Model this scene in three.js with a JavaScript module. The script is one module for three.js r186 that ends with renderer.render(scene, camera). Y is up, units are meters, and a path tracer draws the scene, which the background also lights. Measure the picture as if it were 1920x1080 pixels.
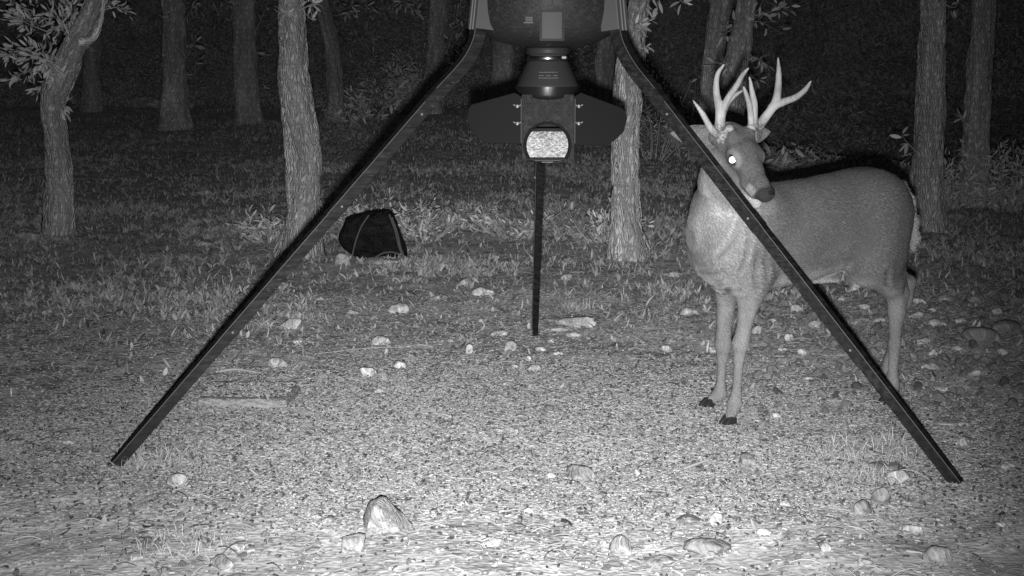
import * as THREE from 'three';
import { mergeGeometries, mergeVertices, toCreasedNormals } from 'three/addons/utils/BufferGeometryUtils.js';
import { RoundedBoxGeometry } from 'three/addons/geometries/RoundedBoxGeometry.js';
import { ImprovedNoise } from 'three/addons/math/ImprovedNoise.js';

// ------------------------------------------------------------------ camera, night sky, lamp of the surveillance camera, exposure
const scene = new THREE.Scene();
const FOCAL = 2650, HORIZON = 90, EYE = 1.48;                       // pixels of the 1920 x 1080 photograph, metres
const PITCH = Math.atan((540 - HORIZON) / FOCAL);
const camera = new THREE.PerspectiveCamera(2 * Math.atan(540 / FOCAL) * 180 / Math.PI, 16 / 9, 0.05, 400);
camera.position.set(0, EYE, 0);
camera.lookAt(0, EYE - Math.sin(PITCH) * 10, -Math.cos(PITCH) * 10);
scene.add(camera);
{
  const w = 16, h = 8, d = new Float32Array(w * h * 4);
  for (let i = 0; i < w * h; i++) { d[i * 4] = d[i * 4 + 1] = d[i * 4 + 2] = 0.016; d[i * 4 + 3] = 1; }
  const sky = new THREE.DataTexture(d, w, h, THREE.RGBAFormat, THREE.FloatType);
  sky.mapping = THREE.EquirectangularReflectionMapping; sky.needsUpdate = true;
  scene.background = sky; scene.environment = sky;
}
const LAMP = new THREE.Vector3(0, EYE - 0.085, -0.012);
const lamp = new THREE.SpotLight(0xffffff, 185, 0, 18.5 * Math.PI / 180, 1, 2), flood = new THREE.SpotLight(0xffffff, 148, 0, 33 * Math.PI / 180, 1, 2);   // narrow and wide diodes of the one lamp
for (const l of [lamp, flood]) { l.position.copy(LAMP); l.castShadow = true; l.shadow.radius = 1.2; l.shadow.mapSize.set(2048, 2048); }
const renderer = new THREE.WebGLRenderer({ antialias: true });
renderer.toneMapping = THREE.LinearToneMapping; renderer.toneMappingExposure = 1;
renderer.shadowMap.enabled = true;

// ------------------------------------------------------------------ helpers
let seedState = 7;
const reseed = (s) => { seedState = s >>> 0; };
const rnd = () => { seedState = (seedState + 0x6d2b79f5) | 0; let t = Math.imul(seedState ^ (seedState >>> 15), 1 | seedState); t = (t + Math.imul(t ^ (t >>> 7), 61 | t)) ^ t; return ((t ^ (t >>> 14)) >>> 0) / 4294967296; };
const rr = (a, b) => a + (b - a) * rnd();
const gauss = () => (rnd() + rnd() + rnd() + rnd() - 2) * 0.87;
const perlin = new ImprovedNoise();
const noise = (x, y, z = 0) => perlin.noise(x, y, z);
const fbm = (x, y, z = 0, n = 4) => { let s = 0, a = 0.5, f = 1; for (let i = 0; i < n; i++) { s += a * perlin.noise(x * f + i * 7.3, y * f + i * 3.1, z * f); a *= 0.5; f *= 2.07; } return s; };
const clamp = (x, a = 0, b = 1) => Math.min(b, Math.max(a, x));
const smooth = (a, b, x) => { const t = clamp((x - a) / (b - a)); return t * t * (3 - 2 * t); };
const V = (x, y, z) => new THREE.Vector3(x, y, z);
const FWD = V(0, -Math.sin(PITCH), -Math.cos(PITCH)), UP = V(0, Math.cos(PITCH), -Math.sin(PITCH));
const dir = (u, v) => V((u - 960) / FOCAL, 0, 0).addScaledVector(UP, (540 - v) / FOCAL).add(FWD);
const at = (u, v, depth) => { const d = dir(u, v); return V(0, EYE, 0).addScaledVector(d, depth / -d.z); };   // pixel + distance along -z
for (const l of [lamp, flood]) { l.target.position.copy(l === lamp ? at(1040, 780, 6) : at(800, 560, 6)); scene.add(l, l.target); }

const names = new Map();
const numbered = (n) => { const k = names.get(n) || 0; names.set(n, k + 1); return k ? n + '_' + String(k).padStart(3, '0') : n; };
function mesh(name, geo, mat, parent) { const m = new THREE.Mesh(geo, mat); m.name = name; m.castShadow = m.receiveShadow = true; parent.add(m); return m; }
function tag(o, label, category, group, kind) { Object.assign(o.userData, { label, category }); if (group) o.userData.group = group; if (kind) o.userData.kind = kind; return o; }
function thing(name, label, category, group, pos) { const g = new THREE.Group(); g.name = numbered(name); if (pos) g.position.copy(pos); scene.add(g); return tag(g, label, category, group); }
function single(name, geo, mat, label, category, group, kind) { const m = mesh(numbered(name), geo, mat, scene); return tag(m, label, category, group, kind); }
const grey = (v) => new THREE.Color().setRGB(v, v, v);
const mat = (v, roughness = 0.9, extra = {}) => new THREE.MeshStandardMaterial({ color: grey(v), roughness, ...extra });
function tex(size, f, srgb = true) {
  const d = new Uint8Array(size * size * 4);
  for (let y = 0; y < size; y++) for (let x = 0; x < size; x++) { const v = clamp(f(x / size, y / size, x, y)) * 255, i = (y * size + x) * 4; d[i] = d[i + 1] = d[i + 2] = v; d[i + 3] = 255; }
  const t = new THREE.DataTexture(d, size, size); t.wrapS = t.wrapT = THREE.RepeatWrapping; t.magFilter = THREE.LinearFilter; t.minFilter = THREE.LinearMipmapLinearFilter; t.generateMipmaps = true;
  if (srgb) t.colorSpace = THREE.SRGBColorSpace; t.needsUpdate = true; return t;
}
// noise that wraps over the unit square
const wrapNoise = (x, y, fx, fy, s = 0) => {
  const a = x, b = y, n = (i, j) => noise((a + i) * fx + s, (b + j) * fy + s * 1.7, s);
  return n(0, 0) * (1 - a) * (1 - b) + n(-1, 0) * a * (1 - b) + n(0, -1) * (1 - a) * b + n(-1, -1) * a * b;
};
const setColors = (geo, f) => { const p = geo.attributes.position, n = geo.attributes.normal, c = new Float32Array(p.count * 3); for (let i = 0; i < p.count; i++) { const v = f(p.getX(i), p.getY(i), p.getZ(i), n ? n.getX(i) : 0, n ? n.getY(i) : 1, n ? n.getZ(i) : 0); c[i * 3] = c[i * 3 + 1] = c[i * 3 + 2] = v; } geo.setAttribute('color', new THREE.BufferAttribute(c, 3)); return geo; };

// tapered tube through points [x, y, z, radius]
function tube(pts, sides = 8, per = 6, bump = 0) {
  const c = new THREE.CatmullRomCurve3(pts.map((p) => V(p[0], p[1], p[2]))), N = (pts.length - 1) * per, P = [], Nn = [], uv = [], I = [];
  let ref = V(0.31, 0.2, 0.93).normalize(), L = 0, last = null;
  for (let i = 0; i <= N; i++) {
    const t = i / N, p = c.getPoint(t), T = c.getTangent(t), k = t * (pts.length - 1), j = Math.min(pts.length - 2, Math.floor(k)), r = pts[j][3] + (pts[j + 1][3] - pts[j][3]) * (k - j);
    if (last) L += p.distanceTo(last); last = p;
    const n = ref.clone().addScaledVector(T, -ref.dot(T)).normalize(), b = T.clone().cross(n); ref = n;
    for (let s = 0; s <= sides; s++) {
      const a = (s % sides) / sides * 2 * Math.PI, o = n.clone().multiplyScalar(Math.cos(a)).addScaledVector(b, Math.sin(a)), q = p.clone().addScaledVector(o, r * (1 + (bump ? bump * noise(p.x * 9 + o.x * 2, p.y * 9 + o.y * 2, p.z * 9 + o.z * 2) : 0)));
      P.push(q.x, q.y, q.z); Nn.push(o.x, o.y, o.z); uv.push(s / sides * 2 * Math.PI * r, L);
    }
  }
  for (let i = 0; i < N; i++) for (let s = 0; s < sides; s++) { const a = i * (sides + 1) + s, b = a + sides + 1; I.push(a, a + 1, b, b, a + 1, b + 1); }
  const g = new THREE.BufferGeometry(); g.setAttribute('position', new THREE.Float32BufferAttribute(P, 3)); g.setAttribute('normal', new THREE.Float32BufferAttribute(Nn, 3)); g.setAttribute('uv', new THREE.Float32BufferAttribute(uv, 2)); g.setIndex(I); return g;
}
// surface of a distance field (surface nets), normals from its gradient
function fieldMesh(sdf, lo, hi, cell, keep) {
  const n = [0, 1, 2].map((k) => Math.ceil((hi[k] - lo[k]) / cell) + 1), [nx, ny, nz] = n, F = new Float32Array(nx * ny * nz);
  for (let z = 0, i = 0; z < nz; z++) for (let y = 0; y < ny; y++) for (let x = 0; x < nx;) {
    const d = sdf(lo[0] + x * cell, lo[1] + y * cell, lo[2] + z * cell); let skip = Math.abs(d) > cell * 5 ? Math.floor(Math.abs(d) * 0.45 / cell) : 1; skip = Math.max(1, skip);
    for (let s = 0; s < skip && x < nx; s++) { F[i++] = d; x++; }
  }
  const id = new Int32Array(nx * ny * nz).fill(-1), P = [], I = [], X = (x, y, z) => (z * ny + y) * nx + x;
  const E = [[0, 1], [0, 2], [0, 4], [1, 3], [1, 5], [2, 3], [2, 6], [3, 7], [4, 5], [4, 6], [5, 7], [6, 7]];
  const v = new Float32Array(8);
  for (let z = 0; z < nz - 1; z++) for (let y = 0; y < ny - 1; y++) for (let x = 0; x < nx - 1; x++) {
    let m = 0; for (let k = 0; k < 8; k++) { v[k] = F[X(x + (k & 1), y + (k >> 1 & 1), z + (k >> 2))]; if (v[k] < 0) m |= 1 << k; }
    if (m === 0 || m === 255) continue;
    let sx = 0, sy = 0, sz = 0, c = 0;
    for (const [a, b] of E) if ((v[a] < 0) !== (v[b] < 0)) { const t = v[a] / (v[a] - v[b]); sx += (a & 1) + t * ((b & 1) - (a & 1)); sy += (a >> 1 & 1) + t * ((b >> 1 & 1) - (a >> 1 & 1)); sz += (a >> 2) + t * ((b >> 2) - (a >> 2)); c++; }
    id[X(x, y, z)] = P.length / 3; P.push(lo[0] + (x + sx / c) * cell, lo[1] + (y + sy / c) * cell, lo[2] + (z + sz / c) * cell);
  }
  const quad = (a, b, c, d, flip) => { if (a < 0 || b < 0 || c < 0 || d < 0) return; if (keep && !keep(P[a * 3], P[a * 3 + 1], P[a * 3 + 2])) return; if (flip) I.push(a, c, b, a, d, c); else I.push(a, b, c, a, c, d); };
  for (let z = 1; z < nz - 1; z++) for (let y = 1; y < ny - 1; y++) for (let x = 1; x < nx - 1; x++) {
    const s = F[X(x, y, z)] < 0;
    if (s !== F[X(x + 1, y, z)] < 0) quad(id[X(x, y - 1, z - 1)], id[X(x, y, z - 1)], id[X(x, y, z)], id[X(x, y - 1, z)], !s);
    if (s !== F[X(x, y + 1, z)] < 0) quad(id[X(x - 1, y, z - 1)], id[X(x - 1, y, z)], id[X(x, y, z)], id[X(x, y, z - 1)], !s);
    if (s !== F[X(x, y, z + 1)] < 0) quad(id[X(x - 1, y - 1, z)], id[X(x, y - 1, z)], id[X(x, y, z)], id[X(x - 1, y, z)], !s);
  }
  const N = new Float32Array(P.length), e = cell * 0.6;
  for (let i = 0; i < P.length; i += 3) {
    const [x, y, z] = [P[i], P[i + 1], P[i + 2]], gx = sdf(x + e, y, z) - sdf(x - e, y, z), gy = sdf(x, y + e, z) - sdf(x, y - e, z), gz = sdf(x, y, z + e) - sdf(x, y, z - e), l = Math.hypot(gx, gy, gz) || 1;
    N[i] = gx / l; N[i + 1] = gy / l; N[i + 2] = gz / l;
  }
  const g = new THREE.BufferGeometry(); g.setAttribute('position', new THREE.Float32BufferAttribute(P, 3)); g.setAttribute('normal', new THREE.BufferAttribute(N, 3)); g.setIndex(I); return g;
}
const smin = (a, b, k) => { const h = Math.max(k - Math.abs(a - b), 0) / k; return Math.min(a, b) - h * h * k * 0.25; };
const capsule = (a, b, ra, rb) => { const dx = b[0] - a[0], dy = b[1] - a[1], dz = b[2] - a[2], q = dx * dx + dy * dy + dz * dz || 1e-9; return (x, y, z) => { const px = x - a[0], py = y - a[1], pz = z - a[2], t = Math.min(1, Math.max(0, (px * dx + py * dy + pz * dz) / q)); return Math.hypot(px - dx * t, py - dy * t, pz - dz * t) - (ra + (rb - ra) * t); }; };
// a copy set that nobody could count: list of [x, y, z, rx, ry, rz, sx, sy, sz, tone]
function scatter(name, geo, material, list, label, category) {
  const m = new THREE.InstancedMesh(geo, material, list.length), o = new THREE.Object3D(), c = new THREE.Color();
  list.forEach((a, i) => { o.position.set(a[0], a[1], a[2]); o.rotation.set(a[3], a[4], a[5], 'YXZ'); o.scale.set(a[6], a[7], a[8]); o.updateMatrix(); m.setMatrixAt(i, o.matrix); m.setColorAt(i, c.setRGB(a[9], a[9], a[9])); });
  m.name = numbered(name); m.castShadow = m.receiveShadow = true; scene.add(m); return tag(m, label, category, null, 'stuff');
}

// ------------------------------------------------------------------ ground
const crest = (x) => 27 - 11 * smooth(0, 4.5, x);                  // where the clearing ends and the land falls away
function groundY(x, z) {
  const d = -z, c = crest(x), rise = 0.034 * Math.max(0, d - 10) * (1 - smooth(0.5, 4.5, x)), over = Math.max(0, d - c);
  let y = Math.min(rise, 0.034 * Math.max(0, c - 10) * (1 - smooth(0.5, 4.5, x))) - 0.16 * over * smooth(0, 3, over);
  y = Math.max(y, -6) + (over > 8 ? 0 : 0);
  const away = smooth(3.2, 9, d);
  return y + 0.03 * noise(x * 0.5, z * 0.5, 3) * (0.4 + away) + 0.018 * noise(x * 1.7, z * 1.7, 9) + 0.012 * noise(x * 5.1, z * 5.1, 4);
}
function hit(u, v) {                                                // where a pixel's ray meets the ground
  const d = dir(u, v), p = V(0, EYE, 0); let t = 1.5;
  for (let i = 0; i < 4000; i++) { p.set(0, EYE, 0).addScaledVector(d, t); if (p.y < groundY(p.x, p.z)) break; t += 0.012; if (t > 45) break; }
  return p;
}
const onGround = (p, dy = 0) => V(p.x, groundY(p.x, p.z) + dy, p.z);
{
  const axis = (lo, a, b, hi, step) => { const s = []; for (let x = a; x <= b + 1e-6; x += step) s.push(x); let g = step; for (let x = b; x < hi;) { g *= 1.35; x += g; s.push(x); } g = step; for (let x = a; x > lo;) { g *= 1.35; x -= g; s.unshift(x); } return s; };
  const xs = axis(-160, -8, 8, 160, 0.07), zs = axis(-220, -24, -2, 40, 0.07), P = [], uv = [], I = [];
  for (const z of zs) for (const x of xs) { P.push(x, groundY(x, z), z); uv.push(x / 2.3, z / 2.3); }
  const w = xs.length;
  for (let j = 0; j < zs.length - 1; j++) for (let i = 0; i < w - 1; i++) { const a = j * w + i; I.push(a, a + w, a + 1, a + 1, a + w, a + w + 1); }
  const g = new THREE.BufferGeometry(); g.setAttribute('position', new THREE.Float32BufferAttribute(P, 3)); g.setAttribute('uv', new THREE.Float32BufferAttribute(uv, 2)); g.setIndex(I); g.computeVertexNormals();
  setColors(g, (x, y, z) => clamp(0.84 + 0.3 * fbm(x * 0.9, z * 0.9, 2) + 0.2 * fbm(x * 3.3, z * 3.3, 5) , 0.35, 1));
  const grain = (x, y) => 0.55 + 0.5 * wrapNoise(x, y, 14, 18, 1) + 0.45 * wrapNoise(x, y, 46, 60, 2) + 0.5 * wrapNoise(x, y, 120, 150, 3);
  const G = new Float32Array(1024 * 1024); for (let j = 0; j < 1024; j++) for (let i = 0; i < 1024; i++) G[j * 1024 + i] = grain(i / 1024, j / 1024);
  const col = tex(1024, (x, y, i, j) => 0.42 + 0.48 * G[j * 1024 + i]), bmp = tex(1024, (x, y, i, j) => G[j * 1024 + i], false);
  const m = new THREE.MeshStandardMaterial({ color: grey(0.95), map: col, bumpMap: bmp, bumpScale: 0.006, roughness: 1, vertexColors: true });
  const o = single('ground', g, m, 'dry stony dirt of a small clearing', 'ground', null, 'structure');
  void o;
}

// ------------------------------------------------------------------ trees
const barkH = (x, y) => { const w = 0.06 * wrapNoise(x, y, 5, 7, 4); const a = Math.abs(wrapNoise((x + w + 1) % 1, y, 16, 6, 5)), b = Math.abs(wrapNoise(x, y, 34, 16, 6)), c = wrapNoise(x, y, 70, 60, 7); return clamp(Math.min(a * 3.4, 0.9) * 0.6 + Math.min(b * 3, 0.8) * 0.32 + 0.16 * c + 0.1); };
const barkColor = tex(512, (x, y) => 0.56 + 0.4 * barkH(x, y)), barkBump = tex(512, barkH, false);
const barkMat = (v) => new THREE.MeshStandardMaterial({ color: grey(v), map: barkColor, bumpMap: barkBump, bumpScale: 0.022, roughness: 1, vertexColors: true });
const bark = barkMat(0.9), barkDark = bark, twigMat = mat(0.3, 0.9);
const leafMat = (v) => new THREE.MeshPhysicalMaterial({ color: grey(v), roughness: 0.75, side: THREE.DoubleSide, vertexColors: true, transmission: 0, thickness: 0 });
const leafM = leafMat(0.5);
function leafGeo(len = 1, wid = 0.26, bend = 0.15) {                // a leaf along +y, four cross sections, folded on its rib
  const rows = [[0, 0.06], [0.22, 0.75], [0.5, 1], [0.78, 0.68], [1, 0.02]], P = [], I = [];
  for (const [t, w] of rows) { const y = len * t, z = -bend * len * t * t, f = 0.18 * wid * w; P.push(-wid * w / 2, y, z + f, 0, y, z, wid * w / 2, y, z + f); }
  for (let i = 0; i < 4; i++) { const a = i * 3; for (const k of [0, 1]) I.push(a + k, a + k + 1, a + k + 3, a + k + 1, a + k + 4, a + k + 3); }
  const g = new THREE.BufferGeometry(); g.setAttribute('position', new THREE.Float32BufferAttribute(P, 3)); g.setIndex(I); g.computeVertexNormals(); return g;
}
const oneLeaf = leafGeo();
// leaves merged into one geometry; list of [position, direction, length, tone]
function leaves(list) {
  const src = oneLeaf.attributes.position, idx = oneLeaf.index.array, nV = src.count, P = new Float32Array(list.length * nV * 3), C = new Float32Array(list.length * nV * 3), I = [], m = new THREE.Matrix4(), q = new THREE.Quaternion(), v = V();
  list.forEach(([p, d, len, tone], k) => {
    q.setFromUnitVectors(V(0, 1, 0), d.clone().normalize()); q.multiply(new THREE.Quaternion().setFromAxisAngle(V(0, 1, 0), rr(0, 6.283))); m.compose(p, q, V(len * rr(0.8, 1.25), len, len));
    for (let i = 0; i < nV; i++) { v.fromBufferAttribute(src, i).applyMatrix4(m); const o = (k * nV + i) * 3; P[o] = v.x; P[o + 1] = v.y; P[o + 2] = v.z; C[o] = C[o + 1] = C[o + 2] = tone; }
    for (const i of idx) I.push(k * nV + i);
  });
  const g = new THREE.BufferGeometry(); g.setAttribute('position', new THREE.BufferAttribute(P, 3)); g.setAttribute('color', new THREE.BufferAttribute(C, 3)); g.setIndex(I); g.computeVertexNormals(); return g;
}
// a leafy twig from one point to another, added to a tree (or shrub) as branch > foliage
function spray(parent, from, to, size, count, spread, r = 0.006, hang = 0.15) {
  const mid = from.clone().lerp(to, 0.5).add(V(gauss() * 0.05, gauss() * 0.05, gauss() * 0.05)), o = parent.position;
  const curve = new THREE.CatmullRomCurve3([from, mid, to]), pts = [0, 0.25, 0.5, 0.75, 1].map((t) => { const p = curve.getPoint(t); return [p.x - o.x, p.y - o.y, p.z - o.z, r * (1 - 0.75 * t)]; });
  const b = mesh('branch', tube(pts, 5, 3), twigMat, parent), list = [], along = to.clone().sub(from).normalize();
  for (let i = 0; i < count; i++) {
    const t = Math.pow(rnd(), 0.7), p = curve.getPoint(t).sub(o), side = V(gauss(), gauss(), gauss()).normalize(), d = along.clone().multiplyScalar(0.55).addScaledVector(side, 0.9).add(V(0, -hang, 0));
    p.addScaledVector(side, spread * rnd() * 0.75); list.push([p, d, size * rr(0.6, 1.25), rr(0.55, 1.1)]);
  }
  mesh('foliage', leaves(list), leafM, b); return b;
}
const trees = {};
function tree(key, label, px, material, opts = {}) {
  const [u0, v0] = px[0], base = opts.depth ? at(u0, v0, opts.depth) : hit(u0, v0), D = -base.z;
  if (opts.depth) base.y = groundY(base.x, base.z);
  const w2r = (w) => w * D / FOCAL / 2, g = thing('tree', label, 'tree', 'trees around the clearing', base);
  const raw = [[base.x, base.y - 0.15, base.z, w2r(px[0][2]) * 1.3]]; for (const [u, v, w, dd = 0] of px) { const p = at(u, v, D + dd); raw.push([p.x, p.y, p.z, w2r(w)]); }
  if (opts.depth) raw[1][1] = base.y + 0.02;
  const last = raw[raw.length - 1], prev = raw[raw.length - 2], k = rr(0.8, 1.2), top = [last[0] + (last[0] - prev[0]) * k, last[1] + 1.5, last[2] + rr(-0.2, 0.2), last[3] * 0.7]; raw.push(top);
  const loc = raw.map(([x, y, z, r]) => V(x - base.x, y - base.y, z - base.z));
  const c = new THREE.CatmullRomCurve3(loc), H = c.getLength(), rows = Math.ceil(H / 0.03), cols = 40, P = [], uv = [], I = [], col = [], s0 = rr(0, 90);
  let ref = V(1, 0, 0);
  for (let i = 0; i <= rows; i++) {
    const t = i / rows, p = c.getPoint(t), T = c.getTangent(t), kk = t * (raw.length - 1), j = Math.min(raw.length - 2, Math.floor(kk)), f = kk - j, r0 = raw[j][3] + (raw[j + 1][3] - raw[j][3]) * smooth(0, 1, f), n = ref.clone().addScaledVector(T, -ref.dot(T)).normalize(), b = n.clone().cross(T).negate(); ref = n;
    const flare = 1 + (0.3 + 0.25 * noise(Math.cos(0) + s0, p.y, 2)) * Math.exp(-Math.max(0, p.y) / 0.13);
    for (let s = 0; s <= cols; s++) {
      const a = (s % cols) / cols * 6.2832, ca = Math.cos(a), sa = Math.sin(a), y = p.y;
      const lump = 0.2 * noise(ca * 1.1 + s0, y * 1.6, sa * 1.1) + 0.13 * noise(ca * 2.4, y * 4 + s0, sa * 2.4), ridge = Math.abs(noise(ca * 5 * (1 + r0 * 3), y * 3.3 + s0, sa * 5 * (1 + r0 * 3)));
      const R = r0 * flare * (1 + lump) + Math.min(ridge * 0.07, 0.019) - 0.009;
      const q = p.clone().addScaledVector(n, ca * R).addScaledVector(b, sa * R); P.push(q.x, q.y, q.z); uv.push(s / cols * Math.max(1, Math.round(0.13 * 6.28 / 0.3)), y / 0.42);
      col.push(0, 0, 0); const lich = smooth(0.12, 0.34, fbm(ca * 1.2 + s0, y * 1.3, sa * 1.2 + 4)), v = clamp(0.72 + 0.3 * noise(ca * 2 + s0, y * 2, sa * 2) + 0.42 * lich, 0.4, 1.3); col[col.length - 3] = col[col.length - 2] = col[col.length - 1] = v;
    }
  }
  for (let i = 0; i < rows; i++) for (let s = 0; s < cols; s++) { const a = i * (cols + 1) + s, b = a + cols + 1; I.push(a, b, a + 1, a + 1, b, b + 1); }
  const geo = new THREE.BufferGeometry(); geo.setAttribute('position', new THREE.Float32BufferAttribute(P, 3)); geo.setAttribute('uv', new THREE.Float32BufferAttribute(uv, 2)); geo.setAttribute('color', new THREE.Float32BufferAttribute(col, 3)); geo.setIndex(I); geo.computeVertexNormals();
  mesh('trunk', geo, material, g);
  // crown above the picture: limbs and leaf clumps
  const T0 = V(top[0] - base.x, top[1] - base.y, top[2] - base.z), list = [];
  for (let i = 0; i < 5; i++) {
    const a = i * 1.26 + rr(-0.4, 0.4), e = T0.clone().add(V(Math.cos(a) * rr(0.8, 1.5), rr(0.7, 1.9), Math.sin(a) * rr(0.8, 1.5)));
    mesh('limb', tube([[T0.x, T0.y - 0.15, T0.z, top[3] * 0.8], [(T0.x + e.x) / 2, (T0.y + e.y) / 2 - 0.1, (T0.z + e.z) / 2, top[3] * 0.45], [e.x, e.y, e.z, 0.012]], 6, 5), twigMat, g);
    for (let k2 = 0; k2 < 70; k2++) { const c2 = T0.clone().lerp(e, rr(0.45, 1.15)).add(V(gauss() * 0.45, gauss() * 0.32, gauss() * 0.45)); list.push([c2, V(gauss(), gauss() - 0.2, gauss()), rr(0.06, 0.11), rr(0.5, 1)]); }
  }
  mesh('crown', leaves(list), leafM, g);
  g.userData.D = D; g.userData.kind = undefined; delete g.userData.kind; trees[key] = g; return g;
}
reseed(11);
tree('left', 'leaning slim tree with a leafy low fork, pale stone at its foot', [[110, 437, 50], [112, 340, 46], [106, 250, 42], [100, 185, 44], [118, 140, 46], [143, 85, 40], [172, 25, 34], [190, -40, 30]], bark);
tree('t2', 'straight dim tree beside a pale fallen log', [[328, 243, 56], [327, 150, 46], [327, 60, 42], [322, 0, 40], [318, -60, 38]], barkDark);
tree('t3', 'straight dim tree just beyond the bright knobbly trunk', [[463, 232, 46], [461, 100, 42], [458, 0, 40], [456, -60, 38]], barkDark);
tree('main', 'pale knobbly tree rising beside the black sack', [[562, 478, 72], [568, 390, 60], [570, 300, 62], [556, 200, 58], [549, 100, 52], [545, 0, 48], [542, -70, 46]], bark);
tree('t5', 'thin crooked tree between the pale knobbly tree and a bush', [[628, 228, 36], [627, 150, 30], [621, 80, 30], [611, 40, 28], [600, -10, 28], [592, -60, 27]], barkDark);
tree('t6', 'dim tree rising behind the rounded bush', [[808, 212, 40], [814, 150, 36], [818, 80, 34], [822, 0, 32], [826, -60, 30]], barkDark);
tree('t7', 'dim trunk behind the neck of the feeder barrel', [[943, 215, 44], [943, 150, 40], [944, 80, 40], [946, 0, 38], [948, -60, 36]], barkDark);
tree('t8', 'dim slim trunk behind the feeder beside the speckled tree', [[1130, 222, 36], [1133, 150, 34], [1135, 70, 32], [1136, 0, 30], [1138, -60, 30]], barkDark);
tree('t9', 'pale speckled tree behind the feeder with a scarred base', [[1180, 484, 60], [1173, 400, 50], [1172, 300, 48], [1174, 200, 50], [1181, 120, 48], [1194, 40, 38], [1203, -40, 34]], bark);
tree('t11', 'speckled tree behind the antlers', [[1378, 318, 62], [1374, 250, 52], [1371, 190, 48], [1384, 100, 42], [1398, 20, 34], [1405, -50, 32]], bark, { depth: 14 });
tree('t10', 'plain leaning trunk growing beside the speckled tree behind the antlers', [[1342, 318, 40], [1332, 240, 36], [1330, 180, 36], [1338, 100, 34], [1352, 10, 36], [1360, -50, 34]], barkDark, { depth: 15 });
tree('t12', 'broad tree just behind the rump of the deer', [[1735, 432, 62], [1738, 340, 54], [1742, 250, 50], [1747, 120, 48], [1751, 0, 44], [1753, -60, 42]], bark);
tree('t13', 'slightly leaning tree with a leafy shrub at its foot', [[1824, 388, 54], [1826, 330, 50], [1833, 240, 44], [1838, 120, 42], [1845, 0, 42], [1848, -60, 40]], barkDark);
tree('t14', 'faint far trunk behind the leaning slim tree', [[172, 208, 34], [173, 140, 32], [176, 60, 30], [178, -40, 28]], barkDark);
// leafy branches that the photograph shows
const px = (key, u, v, dd = 0) => at(u, v, trees[key].userData.D + dd);
reseed(23);
for (const [a, b, n, s] of [[[120, 140], [55, 95], 70, 0.13], [[118, 150], [70, 165], 45, 0.11], [[100, 170], [112, 205], 30, 0.09], [[150, 75], [90, 20], 80, 0.16], [[90, 60], [25, 30], 60, 0.15], [[60, 90], [12, 105], 40, 0.1], [[70, 130], [15, 150], 22, 0.07], [[130, 60], [135, 5], 60, 0.13], [[60, 20], [20, -15], 40, 0.14], [[150, 40], [210, 5], 26, 0.08], [[190, 20], [240, 22], 14, 0.06], [[95, 90], [100, 130], 50, 0.13]])
  spray(trees.left, px('left', ...a, rr(-0.2, 0.2)), px('left', ...b, rr(-0.35, 0.35)), 0.068, Math.round(n * 1.6), s);
mesh('branch', tube([[150, 78, 18], [172, 74, 12], [186, 52, 9], [193, 10, 8], [200, -40, 7]].map(([u, v, w]) => { const p = px('left', u, v, -0.08).sub(trees.left.position); return [p.x, p.y, p.z, w * trees.left.userData.D / FOCAL / 2]; }), 8, 6, 0.2), bark, trees.left);
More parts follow.
